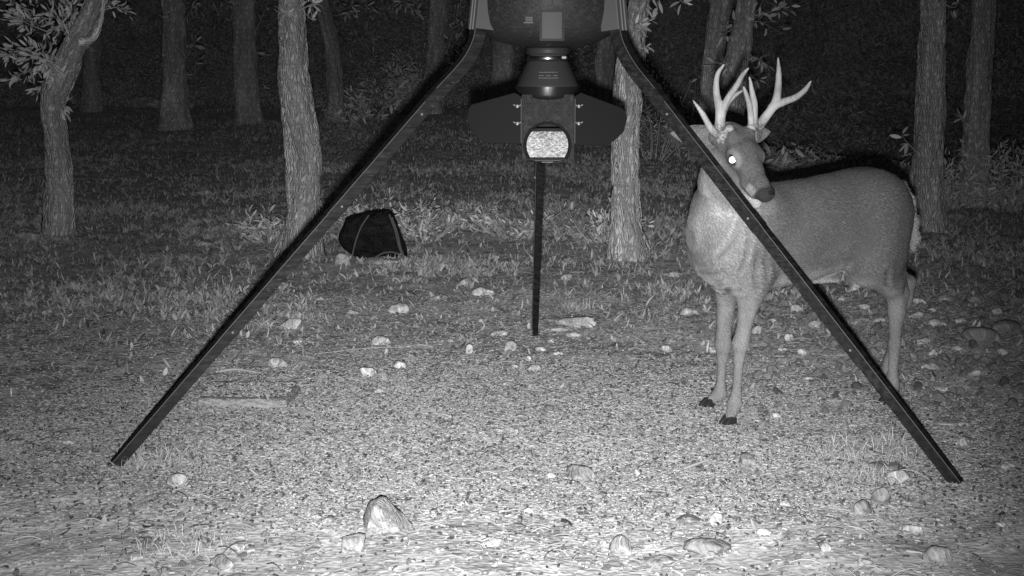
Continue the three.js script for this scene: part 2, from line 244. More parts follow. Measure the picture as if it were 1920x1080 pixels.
for (const [k, a, b, n, s, size] of [
  ['t2', [345, 118], [372, 70], 16, 0.1, 0.1], ['t2', [345, 140], [368, 112], 10, 0.08, 0.1], ['t2', [345, 40], [366, 5], 12, 0.08, 0.09], ['t2', [330, 10], [318, 40], 10, 0.05, 0.09], ['t2', [400, -10], [440, 12], 14, 0.08, 0.09],
  ['t3', [478, 100], [505, 110], 10, 0.08, 0.1], ['t3', [478, 60], [505, -5], 8, 0.05, 0.09], ['t3', [475, 160], [505, 165], 8, 0.1, 0.1], ['t3', [450, 210], [470, 185], 12, 0.14, 0.09],
  ['main', [548, 40], [532, 12], 26, 0.05, 0.06], ['main', [560, 20], [585, 2], 26, 0.05, 0.065], ['main', [560, 30], [588, 40], 8, 0.04, 0.06],
  ['t5', [628, 30], [700, 8], 34, 0.14, 0.11], ['t5', [640, 20], [668, -10], 20, 0.12, 0.11], ['t5', [640, 210], [600, 190], 14, 0.14, 0.11],
  ['t6', [830, -10], [735, 8], 30, 0.1, 0.12], ['t6', [760, 0], [785, 18], 26, 0.1, 0.12], ['t6', [806, 30], [802, 50], 12, 0.08, 0.1], ['t6', [840, 90], [865, 10], 26, 0.12, 0.1], ['t6', [838, 110], [880, 40], 26, 0.12, 0.1],
  ['t9', [1192, 50], [1228, 35], 16, 0.05, 0.08], ['t9', [1190, 85], [1222, 82], 6, 0.02, 0.08], ['t9', [1185, 105], [1205, 108], 5, 0.03, 0.07], ['t9', [1196, 20], [1215, -10], 10, 0.04, 0.08], ['t9', [1215, -12], [1240, 10], 7, 0.03, 0.09], ['t9', [1235, -20], [1282, 6], 14, 0.05, 0.08], ['t9', [1190, 62], [1200, 48], 12, 0.04, 0.06],
  ['t11', [1385, 60], [1352, 66], 16, 0.07, 0.1], ['t11', [1380, 40], [1362, 38], 10, 0.07, 0.1], ['t11', [1405, 105], [1435, 122], 20, 0.07, 0.1], ['t11', [1405, 140], [1425, 150], 12, 0.06, 0.1], ['t11', [1410, 30], [1475, 10], 34, 0.14, 0.09], ['t11', [1410, 40], [1460, 60], 24, 0.14, 0.09], ['t11', [1370, 120], [1335, 122], 10, 0.07, 0.1],
  ['t12', [1718, 285], [1690, 252], 10, 0.02, 0.1], ['t12', [1760, 345], [1775, 320], 14, 0.1, 0.08], ['t12', [1765, 5], [1800, 2], 10, 0.05, 0.08],
  ['t13', [1812, 250], [1804, 215], 12, 0.03, 0.08], ['t13', [1808, 270], [1796, 300], 14, 0.06, 0.08],
]) spray(trees[k], px(k, ...a, -0.1), px(k, ...b, rr(-0.3, 0.1)), size, n, s);

// ------------------------------------------------------------------ shrubs and a log at the edge of the light
function shrub(label, u, v, stems, height, size, count, spread, wide, name = 'shrub', category = 'shrub', hang = 0.15) {
  const b = onGround(hit(u, v)), g = thing(name, label, category, 'shrubs at the edge of the clearing', b);
  for (let i = 0; i < stems; i++) { const a = rr(0, 6.28), r = wide * Math.sqrt(rnd()); spray(g, b.clone().add(V(r * 0.25 * Math.cos(a), -0.03, r * 0.25 * Math.sin(a))), b.clone().add(V(r * Math.cos(a), height * rr(0.55, 1.1), r * Math.sin(a))), size * rr(0.8, 1.2), count, spread, 0.007, hang); }
  return g;
}
reseed(31);
shrub('rounded dense bush beside the thin crooked tree', 760, 212, 26, 0.85, 0.07, 60, 0.22, 0.75);
shrub('open leggy shrub at the foot of the thin crooked tree', 690, 225, 12, 0.5, 0.11, 16, 0.14, 0.55);
shrub('low leafy shrub right at the root of the thin crooked tree', 652, 240, 9, 0.35, 0.1, 14, 0.12, 0.4);
shrub('leafy shrub beneath the deflector wing, beside the speckled tree', 1120, 195, 14, 0.8, 0.09, 26, 0.2, 0.5);
shrub('bare-stemmed shrub leaning out behind the speckled tree', 1222, 300, 14, 0.85, 0.06, 12, 0.1, 0.5, 'shrub', 'shrub', 0.4);
shrub('thin upright saplings beside the braces of the feeder', 1285, 300, 9, 0.9, 0.055, 22, 0.07, 0.7);
shrub('large leafy shrub by the slightly leaning tree', 1885, 395, 24, 0.62, 0.065, 34, 0.16, 0.62);
shrub('small leafy shrub between the two trees behind the rump', 1785, 392, 14, 0.5, 0.065, 26, 0.14, 0.3);
shrub('sparse weed with long blades behind the deer', 1475, 330, 7, 0.28, 0.16, 4, 0.02, 0.35, 'weed', 'weed', -0.3);
shrub('low weeds over the back of the deer', 1620, 330, 12, 0.18, 0.06, 14, 0.1, 0.9, 'weed', 'weed');
shrub('leafy weed sprouting behind the black sack', 700, 420, 18, 0.18, 0.055, 18, 0.08, 0.5, 'weed', 'weed', -0.1);
shrub('broad-leaved weed beside the foot of the pale knobbly tree', 505, 452, 14, 0.2, 0.055, 18, 0.06, 0.3, 'weed', 'weed', -0.1);
shrub('tall weed right of the black sack', 790, 450, 14, 0.26, 0.052, 18, 0.06, 0.35, 'weed', 'weed', -0.1);
shrub('broad-leaved weed behind the rear foot post', 960, 440, 18, 0.2, 0.058, 18, 0.08, 0.45, 'weed', 'weed', -0.1);
shrub('broad-leaved weed at the scarred base of the speckled tree', 1130, 455, 18, 0.22, 0.055, 18, 0.08, 0.35, 'weed', 'weed', -0.1);
{
  const a = hit(248, 200), b = hit(304, 206), g = tube([[a.x, a.y + 0.06, a.z, 0.09], [(a.x + b.x) / 2, (a.y + b.y) / 2 + 0.1, (a.z + b.z) / 2, 0.11], [b.x, b.y + 0.09, b.z, 0.1], [b.x + 0.5, b.y + 0.06, b.z, 0.08]], 12, 8, 0.3);
  setColors(g, (x, y, z) => 0.8 + 0.4 * noise(x * 3, y * 20, z * 3));
  single('fallen_log', g, barkMat(0.8), 'pale fallen log lying beside a straight dim trunk', 'log');
}
// woods beyond the crest: far too many leaves to count
{
  reseed(41); const list = [], cl = [];
  for (let i = 0; i < 26; i++) cl.push([V(gauss() * 0.4, gauss() * 0.4, gauss() * 0.4), V(gauss(), gauss(), gauss()), rr(0.09, 0.15), rr(0.7, 1)]);
  for (let i = 0; i < 17000; i++) { const x = rr(-16, 20), d = 27 + rr(2, 9) - 3 * smooth(2, 8, x), h = rnd() * 7.5, dens = fbm(x * 0.35, h * 0.4, d * 0.2); if (dens < -0.3) continue; list.push([x, Math.max(-3, groundY(x, -d)) + h - 0.3, -d, rr(0, 6), rr(0, 6), rr(0, 6), 1, 1, 1, rr(0.5, 1)]); }
  for (let i = 0; i < 5000; i++) { const x = rr(-13, 11), d = crest(x) - 1 + rr(-2, 6), h = rnd() * rnd() * 2.2 * (1 - 0.75 * smooth(0, 2, x)) * smooth(-0.25, 0.35, fbm(x * 0.5, d * 0.3, 5)); list.push([x, groundY(x, -d) + h, -d, rr(0, 6), rr(0, 6), rr(0, 6), 0.5, 0.5, 0.5, rr(0.5, 1)]); }
  scatter('distant_woods', leaves(cl), leafM, list, 'dark mass of woods beyond the clearing', 'woods');
}

// ------------------------------------------------------------------ tripod feeder
const dull = (v, r, sp) => new THREE.MeshPhysicalMaterial({ color: grey(v), roughness: r, specularIntensity: sp });
const paint = dull(0.03, 0.5, 0.25), paintWorn = dull(0.03, 0.5, 0.3), barrelMat = dull(0.037, 0.6, 0.35), steel = new THREE.MeshStandardMaterial({ color: grey(0.08), metalness: 1, roughness: 0.55 }), blackPlastic = dull(0.02, 0.5, 0.3), guardMat = dull(0.032, 0.8, 0.15);
{
  const f = (x, y) => 0.5 + 0.3 * wrapNoise(x, y, 40, 40, 3) + 0.3 * wrapNoise(x, y, 110, 110, 8), t = tex(512, (x, y) => 0.72 + 0.35 * wrapNoise(x, y, 30, 30, 2) + 0.3 * wrapNoise(x, y, 120, 120, 5) + 0.35 * Math.max(0, wrapNoise(x, y, 6, 9, 11)));
  t.repeat.set(9, 3); barrelMat.map = t; guardMat.map = t; barrelMat.bumpMap = tex(512, f, false); barrelMat.bumpScale = 0.0015;
  const tl = tex(512, (x, y) => 0.62 + 0.25 * wrapNoise(x, y, 9, 60, 2) + 0.35 * wrapNoise(x, y, 16, 16, 9) + 0.9 * Math.max(0, wrapNoise(x, y, 50, 50, 5) - 0.28) * 2.5); paint.map = tl; paintWorn.map = tl;
}
const AX = at(1027, HORIZON, 5.6), feet = [hit(200, 880), hit(1806, 910), hit(1003, 627)];
const feeder = thing('tripod_feeder', 'dark game feeder barrel on three long black legs over the clearing', 'feeder', null, V(AX.x, 0, AX.z));
{
  const y0 = 1.487, lathe = (pts, seg = 64) => new THREE.LatheGeometry(pts.map(([r, y]) => new THREE.Vector2(r, y)), seg);
  // barrel
  const barrel = mesh('barrel', lathe([[0.001, -0.006], [0.08, -0.004], [0.13, 0.002], [0.17, 0.01], [0.205, 0.021], [0.23, 0.034], [0.252, 0.053], [0.27, 0.083], [0.28, 0.13], [0.284, 0.2], [0.286, 0.8], [0.284, 0.84], [0.001, 0.86]], 96).translate(0, y0, 0), barrelMat, feeder);
  mesh('lid', lathe([[0.001, 0.865], [0.29, 0.845], [0.3, 0.83], [0.3, 0.8], [0.304, 0.8], [0.304, 0.84], [0.29, 0.862], [0.001, 0.89]], 64).translate(0, y0 + 0.003, 0), blackPlastic, barrel);
  const rim = tube(Array.from({ length: 41 }, (_, i) => { const a = i / 40 * 6.2832; return [0.135 * Math.sin(a), y0 + 0.001, 0.135 * Math.cos(a), 0.005]; }), 8, 2); void rim;
  // embossed panels on the front of the barrel, curved with it
  const panel = (name, x0, x1, ya, yb, out, m, inner) => {
    const P = [], I = [], n = 14, R = 0.285 + out, ring = [[x0, ya], [x1, ya], [x1, yb], [x0, yb]];
    for (let i = 0; i <= n; i++) for (const y of [ya, yb]) for (const r of [R, 0.275]) { const a = (x0 + (x1 - x0) * i / n) / 0.285; P.push(r * Math.sin(a), y, r * Math.cos(a)); }
    for (let i = 0; i < n; i++) { const a = i * 4, b = a + 4; I.push(a, b, a + 2, b, b + 2, a + 2, a + 1, b + 1, a, b, a, b + 1, a + 2, b + 2, a + 3, b + 2, b + 3, a + 3); }
    I.push(0, 2, 1, 1, 2, 3, n * 4, n * 4 + 1, n * 4 + 2, n * 4 + 1, n * 4 + 3, n * 4 + 2);
    let g = new THREE.BufferGeometry(); g.setAttribute('position', new THREE.Float32BufferAttribute(P, 3)); g.setIndex(I); g = toCreasedNormals(g, 0.5); void ring; void inner; return mesh(name, g, m, barrel);
  };
  const Y = (v) => 1.48 + (HORIZON - v) * 5.33 / FOCAL, Xp = (u) => (u - 1027) * 5.33 / FOCAL, frameMat = dull(0.02, 0.6, 0.2);
  panel('panel', Xp(1013), Xp(1049), Y(73), Y(25), 0.006, dull(0.045, 0.6, 0.3));
  for (const [a, b, c, d] of [[1009, 1053, 25, 21], [1009, 1053, 77, 73], [1009, 1013, 73, 25], [1049, 1053, 73, 25]]) panel('panel_frame', Xp(a), Xp(b), Y(Math.max(c, d)), Y(Math.min(c, d)), 0.011, frameMat);
  panel('panel', Xp(1014), Xp(1029), Y(13), Y(-12), 0.008, barrelMat); panel('panel', Xp(1033), Xp(1048), Y(13), Y(-12), 0.008, barrelMat);
  panel('drip_mark', Xp(982), Xp(996), Y(42), Y(33), 0.0025, dull(0.06, 0.6, 0.3)); panel('drip_mark', Xp(979), Xp(997), Y(45), Y(43), 0.005, dull(0.09, 0.6, 0.3));
  const nub = new THREE.SphereGeometry(0.02, 20, 12); nub.scale(1.1, 0.35, 0.6); nub.translate(0, y0 + 0.03, 0.232); mesh('drain_plug', nub, mat(0.09, 0.5), barrel);
  // neck, clamp and motor housing
  const h = (v) => 1.48 - (v - HORIZON) * 5.5 / FOCAL;
  mesh('neck', lathe([[0.06, h(84)], [0.084, h(90)], [0.086, h(92)], [0.08, h(94)], [0.085, h(97)], [0.083, h(101)], [0.074, h(103)], [0.074, h(113)], [0.06, h(113)]]), blackPlastic, feeder);
  const clampBand = mesh('clamp_band', lathe([[0.074, h(112)], [0.0775, h(112)], [0.079, h(109.5)], [0.0775, h(105)], [0.074, h(105)]]), new THREE.MeshStandardMaterial({ color: grey(0.4), metalness: 1, roughness: 0.22 }), feeder);
  mesh('clamp_screw', new THREE.CylinderGeometry(0.006, 0.006, 0.016, 12).rotateZ(Math.PI / 2).translate(0.062, h(107.5), 0.055), dull(0.2, 0.4, 0.4), clampBand);
  const housing = mesh('motor_housing', lathe([[0.05, h(113)], [0.077, h(113.5)], [0.081, h(115)], [0.119, h(157)], [0.122, h(159)], [0.122, h(161)]]), blackPlastic, feeder);
  const band = lathe([[0.122, h(161.3)], [0.122, h(165)], [0.121, h(172)], [0.118, h(178)], [0.1, h(178)]]), bp = band.attributes.position;
  for (let i = 0; i < bp.count; i++) { const a = Math.atan2(bp.getX(i), bp.getZ(i)), k = smooth(h(163), h(178), bp.getY(i)); bp.setY(i, bp.getY(i) - 0.014 * (Math.cos(2 * a)) * k); } band.computeVertexNormals();
  mesh('housing_band', band, dull(0.008, 0.32, 0.5), housing);
  // raised bars on the cone where the maker's mark sits
  const T = (h(113) - h(160)) / 0.042, th = Math.atan2(0.042, h(115) - h(159)), bar = (x, v, w, hh) => { const r = 0.081 + 0.04 * (v - 115) / 43 + 0.001; return new RoundedBoxGeometry(w, hh, 0.006, 2, 0.0015).rotateX(-th).translate(x, h(v), Math.sqrt(Math.max(0, r * r - x * x)) - 0.001); };
  void T; mesh('raised_mark', mergeGeometries([bar(0, 134.5, 0.075, 0.0035), bar(0, 145, 0.078, 0.0035), bar(-0.027, 140, 0.02, 0.008), bar(0, 140, 0.02, 0.008), bar(0.027, 140, 0.02, 0.008)]), mat(0.02, 0.4), housing);
  // front body with a round mouth, pale spinner plate inside
  const X = (u) => (u - 1025) * 5.48 / FOCAL, body = new THREE.Shape(); body.moveTo(X(977), h(176)); body.lineTo(X(1072), h(176)); body.lineTo(X(1074), h(225)); body.lineTo(X(1073), h(296)); body.lineTo(X(977), h(296)); body.lineTo(X(975), h(225));
  const mouth = new THREE.Path(), cx = X(1024), cy = h(270), R = X(1025 + 42); mouth.absarc(cx, cy, R, -Math.PI / 2 + 0.95, 1.5 * Math.PI - 0.95, false); body.holes.push(mouth);
  const front = mesh('front_plate', new THREE.ExtrudeGeometry(body, { depth: 0.012, bevelEnabled: true, bevelSize: 0.002, bevelThickness: 0.002, bevelSegments: 2, curveSegments: 48 }).translate(0, 0, 0.088), guardMat, feeder);
  mesh('drum', lathe([[0.001, h(178)], [0.096, h(178)], [0.096, h(235)], [0.001, h(235)]]).translate(0, 0, -0.012), blackPlastic, feeder);
  const ring = new THREE.TorusGeometry(R + 0.002, 0.005, 10, 64, 2 * Math.PI - 1.9).rotateZ(-Math.PI / 2 + 0.95).translate(cx, cy, 0.101); mesh('mouth_ring', ring, dull(0.006, 0.6, 0.1), front);
  const pl = new THREE.Shape(), r2 = X(1025 + 39), a0 = Math.asin((h(244) - cy) / r2), a1 = Math.asin((h(292) - cy) / r2); pl.absarc(cx, cy, r2, a1, a0, false); pl.absarc(cx, cy, r2, Math.PI - a0, Math.PI - a1, false);
  const dim = tex(256, (x, y) => 0.5 + 0.9 * wrapNoise(x, y, 11, 22, 2) + 0.5 * wrapNoise(x, y, 30, 50, 6), false), dimC = tex(256, (x, y) => 0.86 + 0.5 * wrapNoise(x, y, 11, 22, 2) + 0.2 * wrapNoise(x, y, 30, 50, 6)); dim.repeat.set(6, 6); dimC.repeat.set(6, 6);
  mesh('pale_plate', new THREE.ExtrudeGeometry(pl, { depth: 0.006, bevelEnabled: false, curveSegments: 40 }).translate(0, 0, 0.084), new THREE.MeshStandardMaterial({ color: grey(0.46), map: dimC, roughness: 0.5, bumpMap: dim, bumpScale: 0.02 }), feeder);
  mesh('back_shell', lathe([[0.001, h(240)], [0.094, h(240)], [0.094, h(296)], [0.001, h(296)]]).translate(0, 0, -0.02), blackPlastic, feeder);
  const lip = new RoundedBoxGeometry(0.105, 0.007, 0.02, 2, 0.003).translate(cx, h(297.5), 0.1); mesh('bottom_lip', lip, blackPlastic, front);
  mesh('lip_trim', new RoundedBoxGeometry(0.045, 0.003, 0.006, 2, 0.001).translate(cx, h(300.6), 0.106), steel, front);
  // deflector wings with wing nuts
  for (const s of [-1, 1]) {
    const o = 1025, W = (u, v) => [s * (u - o) * 5.5 / FOCAL * 1.04, h(v)], pts = s < 0 ? [[977, 180], [965, 173], [884, 196], [879, 203], [876, 222], [882, 240], [893, 255], [908, 266], [977, 266]] : [[1072, 180], [1084, 173], [1156, 200], [1167, 206], [1172, 222], [1165, 246], [1150, 260], [1130, 271], [1072, 268]];
    const sh = new THREE.Shape(); pts.forEach(([u, v], i) => { const [x, y] = W(u, v); i ? sh.lineTo(x * s, y) : sh.moveTo(x * s, y); });
    const wx = s * 0.1, g = new THREE.ExtrudeGeometry(sh, { depth: 0.004, bevelEnabled: true, bevelSize: 0.002, bevelThickness: 0.002, bevelSegments: 2 }).translate(-wx, 0, 0).rotateY(s * 0.28).translate(wx, 0, 0.085);
    const wing = mesh('deflector_wing', g, dull(0.007, 0.5, 0.12), feeder);
    // flange along the inner edge
    mesh('flange', new RoundedBoxGeometry(0.006, h(182) - h(266), 0.03, 2, 0.002).translate(s * 0.104, (h(182) + h(266)) / 2, 0.09), paintWorn, wing);
    for (const v of [197, 229]) { const c = V(s * 0.119, h(v), 0.092), gs = [new THREE.CylinderGeometry(0.006, 0.007, 0.012, 12).rotateX(Math.PI / 2)]; for (const k of [-1, 1]) gs.push(new THREE.SphereGeometry(0.006, 10, 8).scale(1.6, 0.8, 0.6).rotateZ(k * 0.7 + (s < 0 ? 0.3 : -0.2)).translate(k * 0.011, 0.004, 0.006)); mesh('wing_nut', mergeGeometries(gs).translate(c.x, c.y, c.z), steel, wing); }
  }
  // legs: square tube in four telescoping lengths, swept in the vertical plane through the barrel's axis
  const sweep = (pts, rad, half, shift = 0) => {                    // pts [r, y]
    const side = V(rad.z, 0, -rad.x), P = [], I = [], b = 0.12, prof = [[1, 1 - b], [1 - b, 1], [-1 + b, 1], [-1, 1 - b], [-1, -1 + b], [-1 + b, -1], [1 - b, -1], [1, -1 + b]];
    pts.forEach(([r, y], i) => {
      const q = pts[Math.max(0, i - 1)], w = pts[Math.min(pts.length - 1, i + 1)], T = V(rad.x * (w[0] - q[0]), w[1] - q[1], rad.z * (w[0] - q[0])).normalize(), n = side.clone().cross(T).normalize();
      for (const [a, c] of prof) P.push(rad.x * r + (side.x * a + n.x * c) * half, y + n.y * c * half, rad.z * r + (side.z * a + n.z * c) * half);
    });
    for (let i = 0; i < pts.length - 1; i++) for (let k = 0; k < 8; k++) { const a = i * 8 + k, c = i * 8 + (k + 1) % 8; I.push(a, c, a + 8, c, c + 8, a + 8); }
    const e = (pts.length - 1) * 8; for (let k = 1; k < 7; k++) I.push(0, k + 1, k, e, e + k, e + k + 1);
    let g = new THREE.BufferGeometry(); g.setAttribute('position', new THREE.Float32BufferAttribute(P, 3)); g.setIndex(I); g = toCreasedNormals(g, 0.4);
    const p = g.attributes.position, uv = []; for (let i = 0; i < p.count; i++) uv.push((p.getX(i) * 0.7 + p.getZ(i) * 0.7) * 3, p.getY(i) * 3); g.setAttribute('uv', new THREE.Float32BufferAttribute(uv, 2)); void shift; return g;
  };
  const inPlane = (u, v, rad) => { const d = dir(u, v), n = V(rad.z, 0, -rad.x), t = n.dot(V(AX.x, 0, AX.z)) / n.dot(d), p = V(0, EYE, 0).addScaledVector(d, t); return [(p.x - AX.x) * rad.x + (p.z - AX.z) * rad.z, p.y]; };
  const bends = [[[897, 53], [893, 75], [878, 108], [858, 134], [836, 158], [812, 184]], [[1158, 55], [1163, 78], [1178, 110], [1195, 136], [1213, 158], [1233, 183]]];
  const shapes = [];
  for (let k = 0; k < 3; k++) {
    const rad = V(feet[k].x - AX.x, 0, feet[k].z - AX.z), R = rad.length(); rad.normalize();
    const foot = [R, groundY(feet[k].x, feet[k].z) - 0.02];
    let bend = k < 2 ? bends[k].map(([u, v]) => inPlane(u, v, rad)) : shapes[0].map((p, i) => [(p[0] + shapes[1][i][0]) / 2, (p[1] + shapes[1][i][1]) / 2]); shapes.push(bend);
    const c = new THREE.CatmullRomCurve3(bend.map(([r, y]) => V(r, y, 0))), curve = c.getPoints(26).map((p) => [p.x, p.y]), s0 = curve[0], s1 = curve[1], up = [s0[0] + (s0[0] - s1[0]) / (s0[1] - s1[1]) * 0.12 - 0.006, s0[1] + 0.12];
    const end = curve[curve.length - 1], L = (t) => [end[0] + (foot[0] - end[0]) * t, end[1] + (foot[1] - end[1]) * t], j1 = k === 1 ? 0.355 : 0.33, j2 = k === 1 ? 0.69 : 0.665;
    const leg = mesh('leg', sweep([L(-0.02), L(j1)], rad, 0.0228 * (k === 2 ? 0.82 : 1)), paint, feeder);
    mesh('upper_tube', sweep([up, ...curve, L(0.02)], rad, 0.0248), paint, leg);
    mesh('lower_tube', sweep([L(j1 - 0.02), L(j2)], rad, 0.0208 * (k === 2 ? 0.82 : 1)), paint, leg); mesh('lower_tube', sweep([L(j2 - 0.02), L(0.985)], rad, 0.0192 * (k === 2 ? 0.82 : 1)), paint, leg);
    { const sg = k === 1 ? -1 : 1, sd = V(rad.z, 0, -rad.x); if (sd.z < 0) sd.negate(); void sg; const edge = (pts, half) => tube(pts.map(([r, y], i) => { const q = pts[Math.max(0, i - 1)], w = pts[Math.min(pts.length - 1, i + 1)], T = V(rad.x * (w[0] - q[0]), w[1] - q[1], rad.z * (w[0] - q[0])).normalize(), n = sd.clone().cross(T).normalize(); if (n.y < 0) n.negate(); return [rad.x * r + (sd.x + n.x) * half * 0.95, y + n.y * half * 0.95, rad.z * r + (sd.z + n.z) * half * 0.95, 0.0016]; }), 6, 2); for (const [pts, half] of [[curve.filter((_, i) => i % 3 === 0), 0.0248], [[L(0.02), L(0.2), L(j1)], 0.0228], [[L(j1), L(0.5), L(j2)], 0.0208], [[L(j2), L(0.85), L(0.985)], 0.0192]]) mesh('highlight_edge', edge(pts, half), dull(0.06, 0.5, 0.4), leg); }  // thin paler rib modelled along each leg edge to imitate its highlight
    mesh('foot_pin', sweep([L(0.975), L(1.01)], rad, 0.012), paintWorn, leg);
    const side = V(rad.z, 0, -rad.x).multiplyScalar(k === 1 ? -1 : 1); if (side.z < 0) side.negate();
    for (const t of [0.045, j1 - 0.03, j2 - 0.03]) { const [r, y] = L(t), q = new THREE.SphereGeometry(0.005, 10, 8); q.translate(rad.x * r + side.x * 0.026, y, rad.z * r + side.z * 0.026); mesh('bolt', q, dull(0.12, 0.5, 0.3), leg); }
    // socket on the barrel: a moulded sleeve that widens downwards
    const sock = [], top = s0[1] + 0.75; for (let i = 0; i <= 10; i++) { const y = s0[1] - 0.004 + (top - s0[1]) * i / 10; sock.push([Math.max(0.262, s0[0] - 0.012 - (y - s0[1]) * 0.12), y]); }
    const sg = sweep(sock, rad, 0.04); const socket = mesh('leg_socket', sg, dull(0.06, 0.55, 0.3), barrel); void socket;
    for (const e of [-0.012, 0.012]) mesh('socket_rib', tube(sock.map(([r, y]) => [rad.x * (r + 0.041) + rad.z * e, y, rad.z * (r + 0.041) - rad.x * e, 0.005]), 6, 2), dull(0.08, 0.5, 0.3), barrel);
  }
}

// ------------------------------------------------------------------ the buck
// own axes: x forward, y up, z to the animal's right; lengths in metres
{
  const hoofNear = hit(1374, 797), hoofHind = hit(1650, 758), F = hoofNear.clone().sub(hoofHind).setY(0).normalize(), L = V(0, 1, 0).cross(F), O = hoofNear.clone().addScaledVector(L, -0.085); O.y = 0;
  const buck = thing('white_tailed_buck', 'antlered buck standing side on with its head turned to the lamp', 'deer', null, O); buck.rotation.y = Math.atan2(-F.z, F.x);
  const own = (p) => { const q = p.clone().sub(O); return [q.dot(F), p.y, -q.dot(L)]; }, ownDir = (d) => [d.dot(F), d.y, -d.dot(L)];
  const gy = (p) => { const w = O.clone().addScaledVector(F, p[0]).addScaledVector(L, -p[2]); return groundY(w.x, w.z); };
  // trunk as cross sections: x, top, bottom, half width
  const S = [[-0.88, 0.88, 0.76, 0.05], [-0.84, 0.935, 0.70, 0.10], [-0.78, 0.968, 0.665, 0.135], [-0.70, 0.988, 0.64, 0.152], [-0.60, 0.99, 0.60, 0.16], [-0.48, 0.973, 0.565, 0.17], [-0.36, 0.957, 0.54, 0.178], [-0.226, 0.948, 0.525, 0.175], [-0.1, 0.945, 0.512, 0.165], [0.0, 0.94, 0.525, 0.15], [0.07, 0.91, 0.59, 0.125], [0.12, 0.86, 0.63, 0.09], [0.15, 0.80, 0.70, 0.045]];
  for (const s of S) if (s[0] < -0.3) s[0] = -0.3 + (s[0] + 0.3) * 0.89;
  const trunk = (x, y, z) => {
    const cx = Math.min(0.15, Math.max(S[0][0], x)); let i = 0; while (i < S.length - 2 && S[i + 1][0] < cx) i++;
    const a = S[i], b = S[i + 1], t = (cx - a[0]) / (b[0] - a[0]), s = t * t * (3 - 2 * t) * 0.5 + t * 0.5, top = a[1] + (b[1] - a[1]) * s, bot = a[2] + (b[2] - a[2]) * s, hw = a[3] + (b[3] - a[3]) * s, c = (top * 0.47 + bot * 0.53), hy = y > c ? top - c : c - bot;
    const q = Math.pow(Math.pow(Math.abs(y - c) / hy, 2.2) + Math.pow(Math.abs(z) / hw, 2.2), 1 / 2.2), d = (q - 1) * Math.min(hy, hw), e = Math.abs(x - cx); return e > 0 ? Math.hypot(Math.max(d, 0), e) : d * 0.85;
  };
  // head axes: a along the face, b up from it, c to the animal's right
  const poll = at(1377, 264, 5.38), hF = V(0.36, -0.60, 0.71).normalize(), hR = V(-hF.z, 0, hF.x).normalize(), hU = hR.clone().cross(hF).normalize();
  const HS = 1.1, P0 = own(poll), ef = ownDir(hF), er = ownDir(hR), eu = ownDir(hU), H = (a, b, c) => [0, 1, 2].map((k) => P0[k] + HS * (ef[k] * a + eu[k] * b + er[k] * c));
  const inHead = (x, y, z) => { const d = [x - P0[0], y - P0[1], z - P0[2]], dot = (e) => d[0] * e[0] + d[1] * e[1] + d[2] * e[2]; return [dot(ef) / HS, dot(eu) / HS, dot(er) / HS]; };
  const farFore = own(hit(1332, 764)), farHind = own(hit(1655, 722));
  const parts = [];                                                 // [distance, blend]
  const chain = (k, ...j) => { for (let i = 0; i < j.length - 1; i++) parts.push([capsule(j[i], j[i + 1], j[i][3], j[i + 1][3]), i ? Math.min(k, 0.02) : k]); };
  // neck
  const nk = H(-0.035, -0.045, 0), nk2 = H(0.0, -0.06, 0);
  chain(0.08, [-0.06, 0.76, 0.0, 0.17], [0.015, 0.85, -0.03, 0.138], [(0.03 + nk[0]) / 2, 0.96, nk[2] * 0.5 - 0.015, 0.1], [...nk, 0.078], [...nk2, 0.066]);
  chain(0.06, [0.02, 0.65, 0, 0.105], [0.03, 0.77, -0.01, 0.114]);
  // fore legs
  const kneeF = own(at(1356, 648, -hit(1340, 764).z + 0.0)), fetF = own(at(1350, 738, -hit(1332, 764).z + 0.02));
  for (const s of [-1, 1]) {
    chain(0.07, [-0.12, 0.83, 0.085 * s, 0.075], [s < 0 ? 0.045 : 0.02, 0.68, (s < 0 ? 0.105 : 0.088) * s, s < 0 ? 0.085 : 0.076]); chain(0.05, [s < 0 ? 0.05 : 0.025, 0.68, (s < 0 ? 0.1 : 0.088) * s, s < 0 ? 0.08 : 0.072], [-0.055, 0.585, 0.096 * s, 0.072]);
    if (s < 0) chain(0.05, [-0.055, 0.6, -0.1, 0.07], [-0.056, 0.5, -0.092, 0.045], [-0.034, 0.36, -0.088, 0.027], [-0.023, 0.315, -0.087, 0.032], [-0.02, 0.265, -0.086, 0.02], [-0.012, 0.11, -0.085, 0.0175], [-0.006, 0.072, -0.085, 0.026], [0.01, 0.03, -0.085, 0.022]);
    else { const k = kneeF, f = fetF, h2 = farFore, mix = (t) => [0, 1, 2].map((i) => k[i] + (f[i] - k[i]) * t); chain(0.05, [-0.05, 0.6, 0.1, 0.07], [(k[0] - 0.06) / 2 - 0.005, 0.48, (0.1 + k[2]) / 2, 0.046], [k[0], k[1] + 0.045, k[2], 0.028], [...k, 0.032], [...mix(0.25), 0.0205], [...mix(0.85), 0.018], [...f, 0.027], [h2[0] - 0.01, gy(h2) + 0.035, h2[2], 0.022]); }
  }
  // hind legs
  for (const s of [-1, 1]) {
    const hock = s < 0 ? [-0.76, 0.43, -0.088] : [-0.92, 0.445, 0.085], hoof = s < 0 ? [-0.75, 0, -0.085] : farHind, fet = s < 0 ? [-0.757, 0.085, -0.085] : [farHind[0] - 0.03, gy(farHind) + 0.085, farHind[2]];
    chain(0.07, [-0.66, 0.85, 0.075 * s, 0.115], [-0.63, 0.68, 0.095 * s, 0.098], [-0.6, 0.6, 0.102 * s, 0.07]); chain(0.06, [-0.735, 0.8, 0.07 * s, 0.075], [-0.705, 0.64, 0.09 * s, 0.075]);
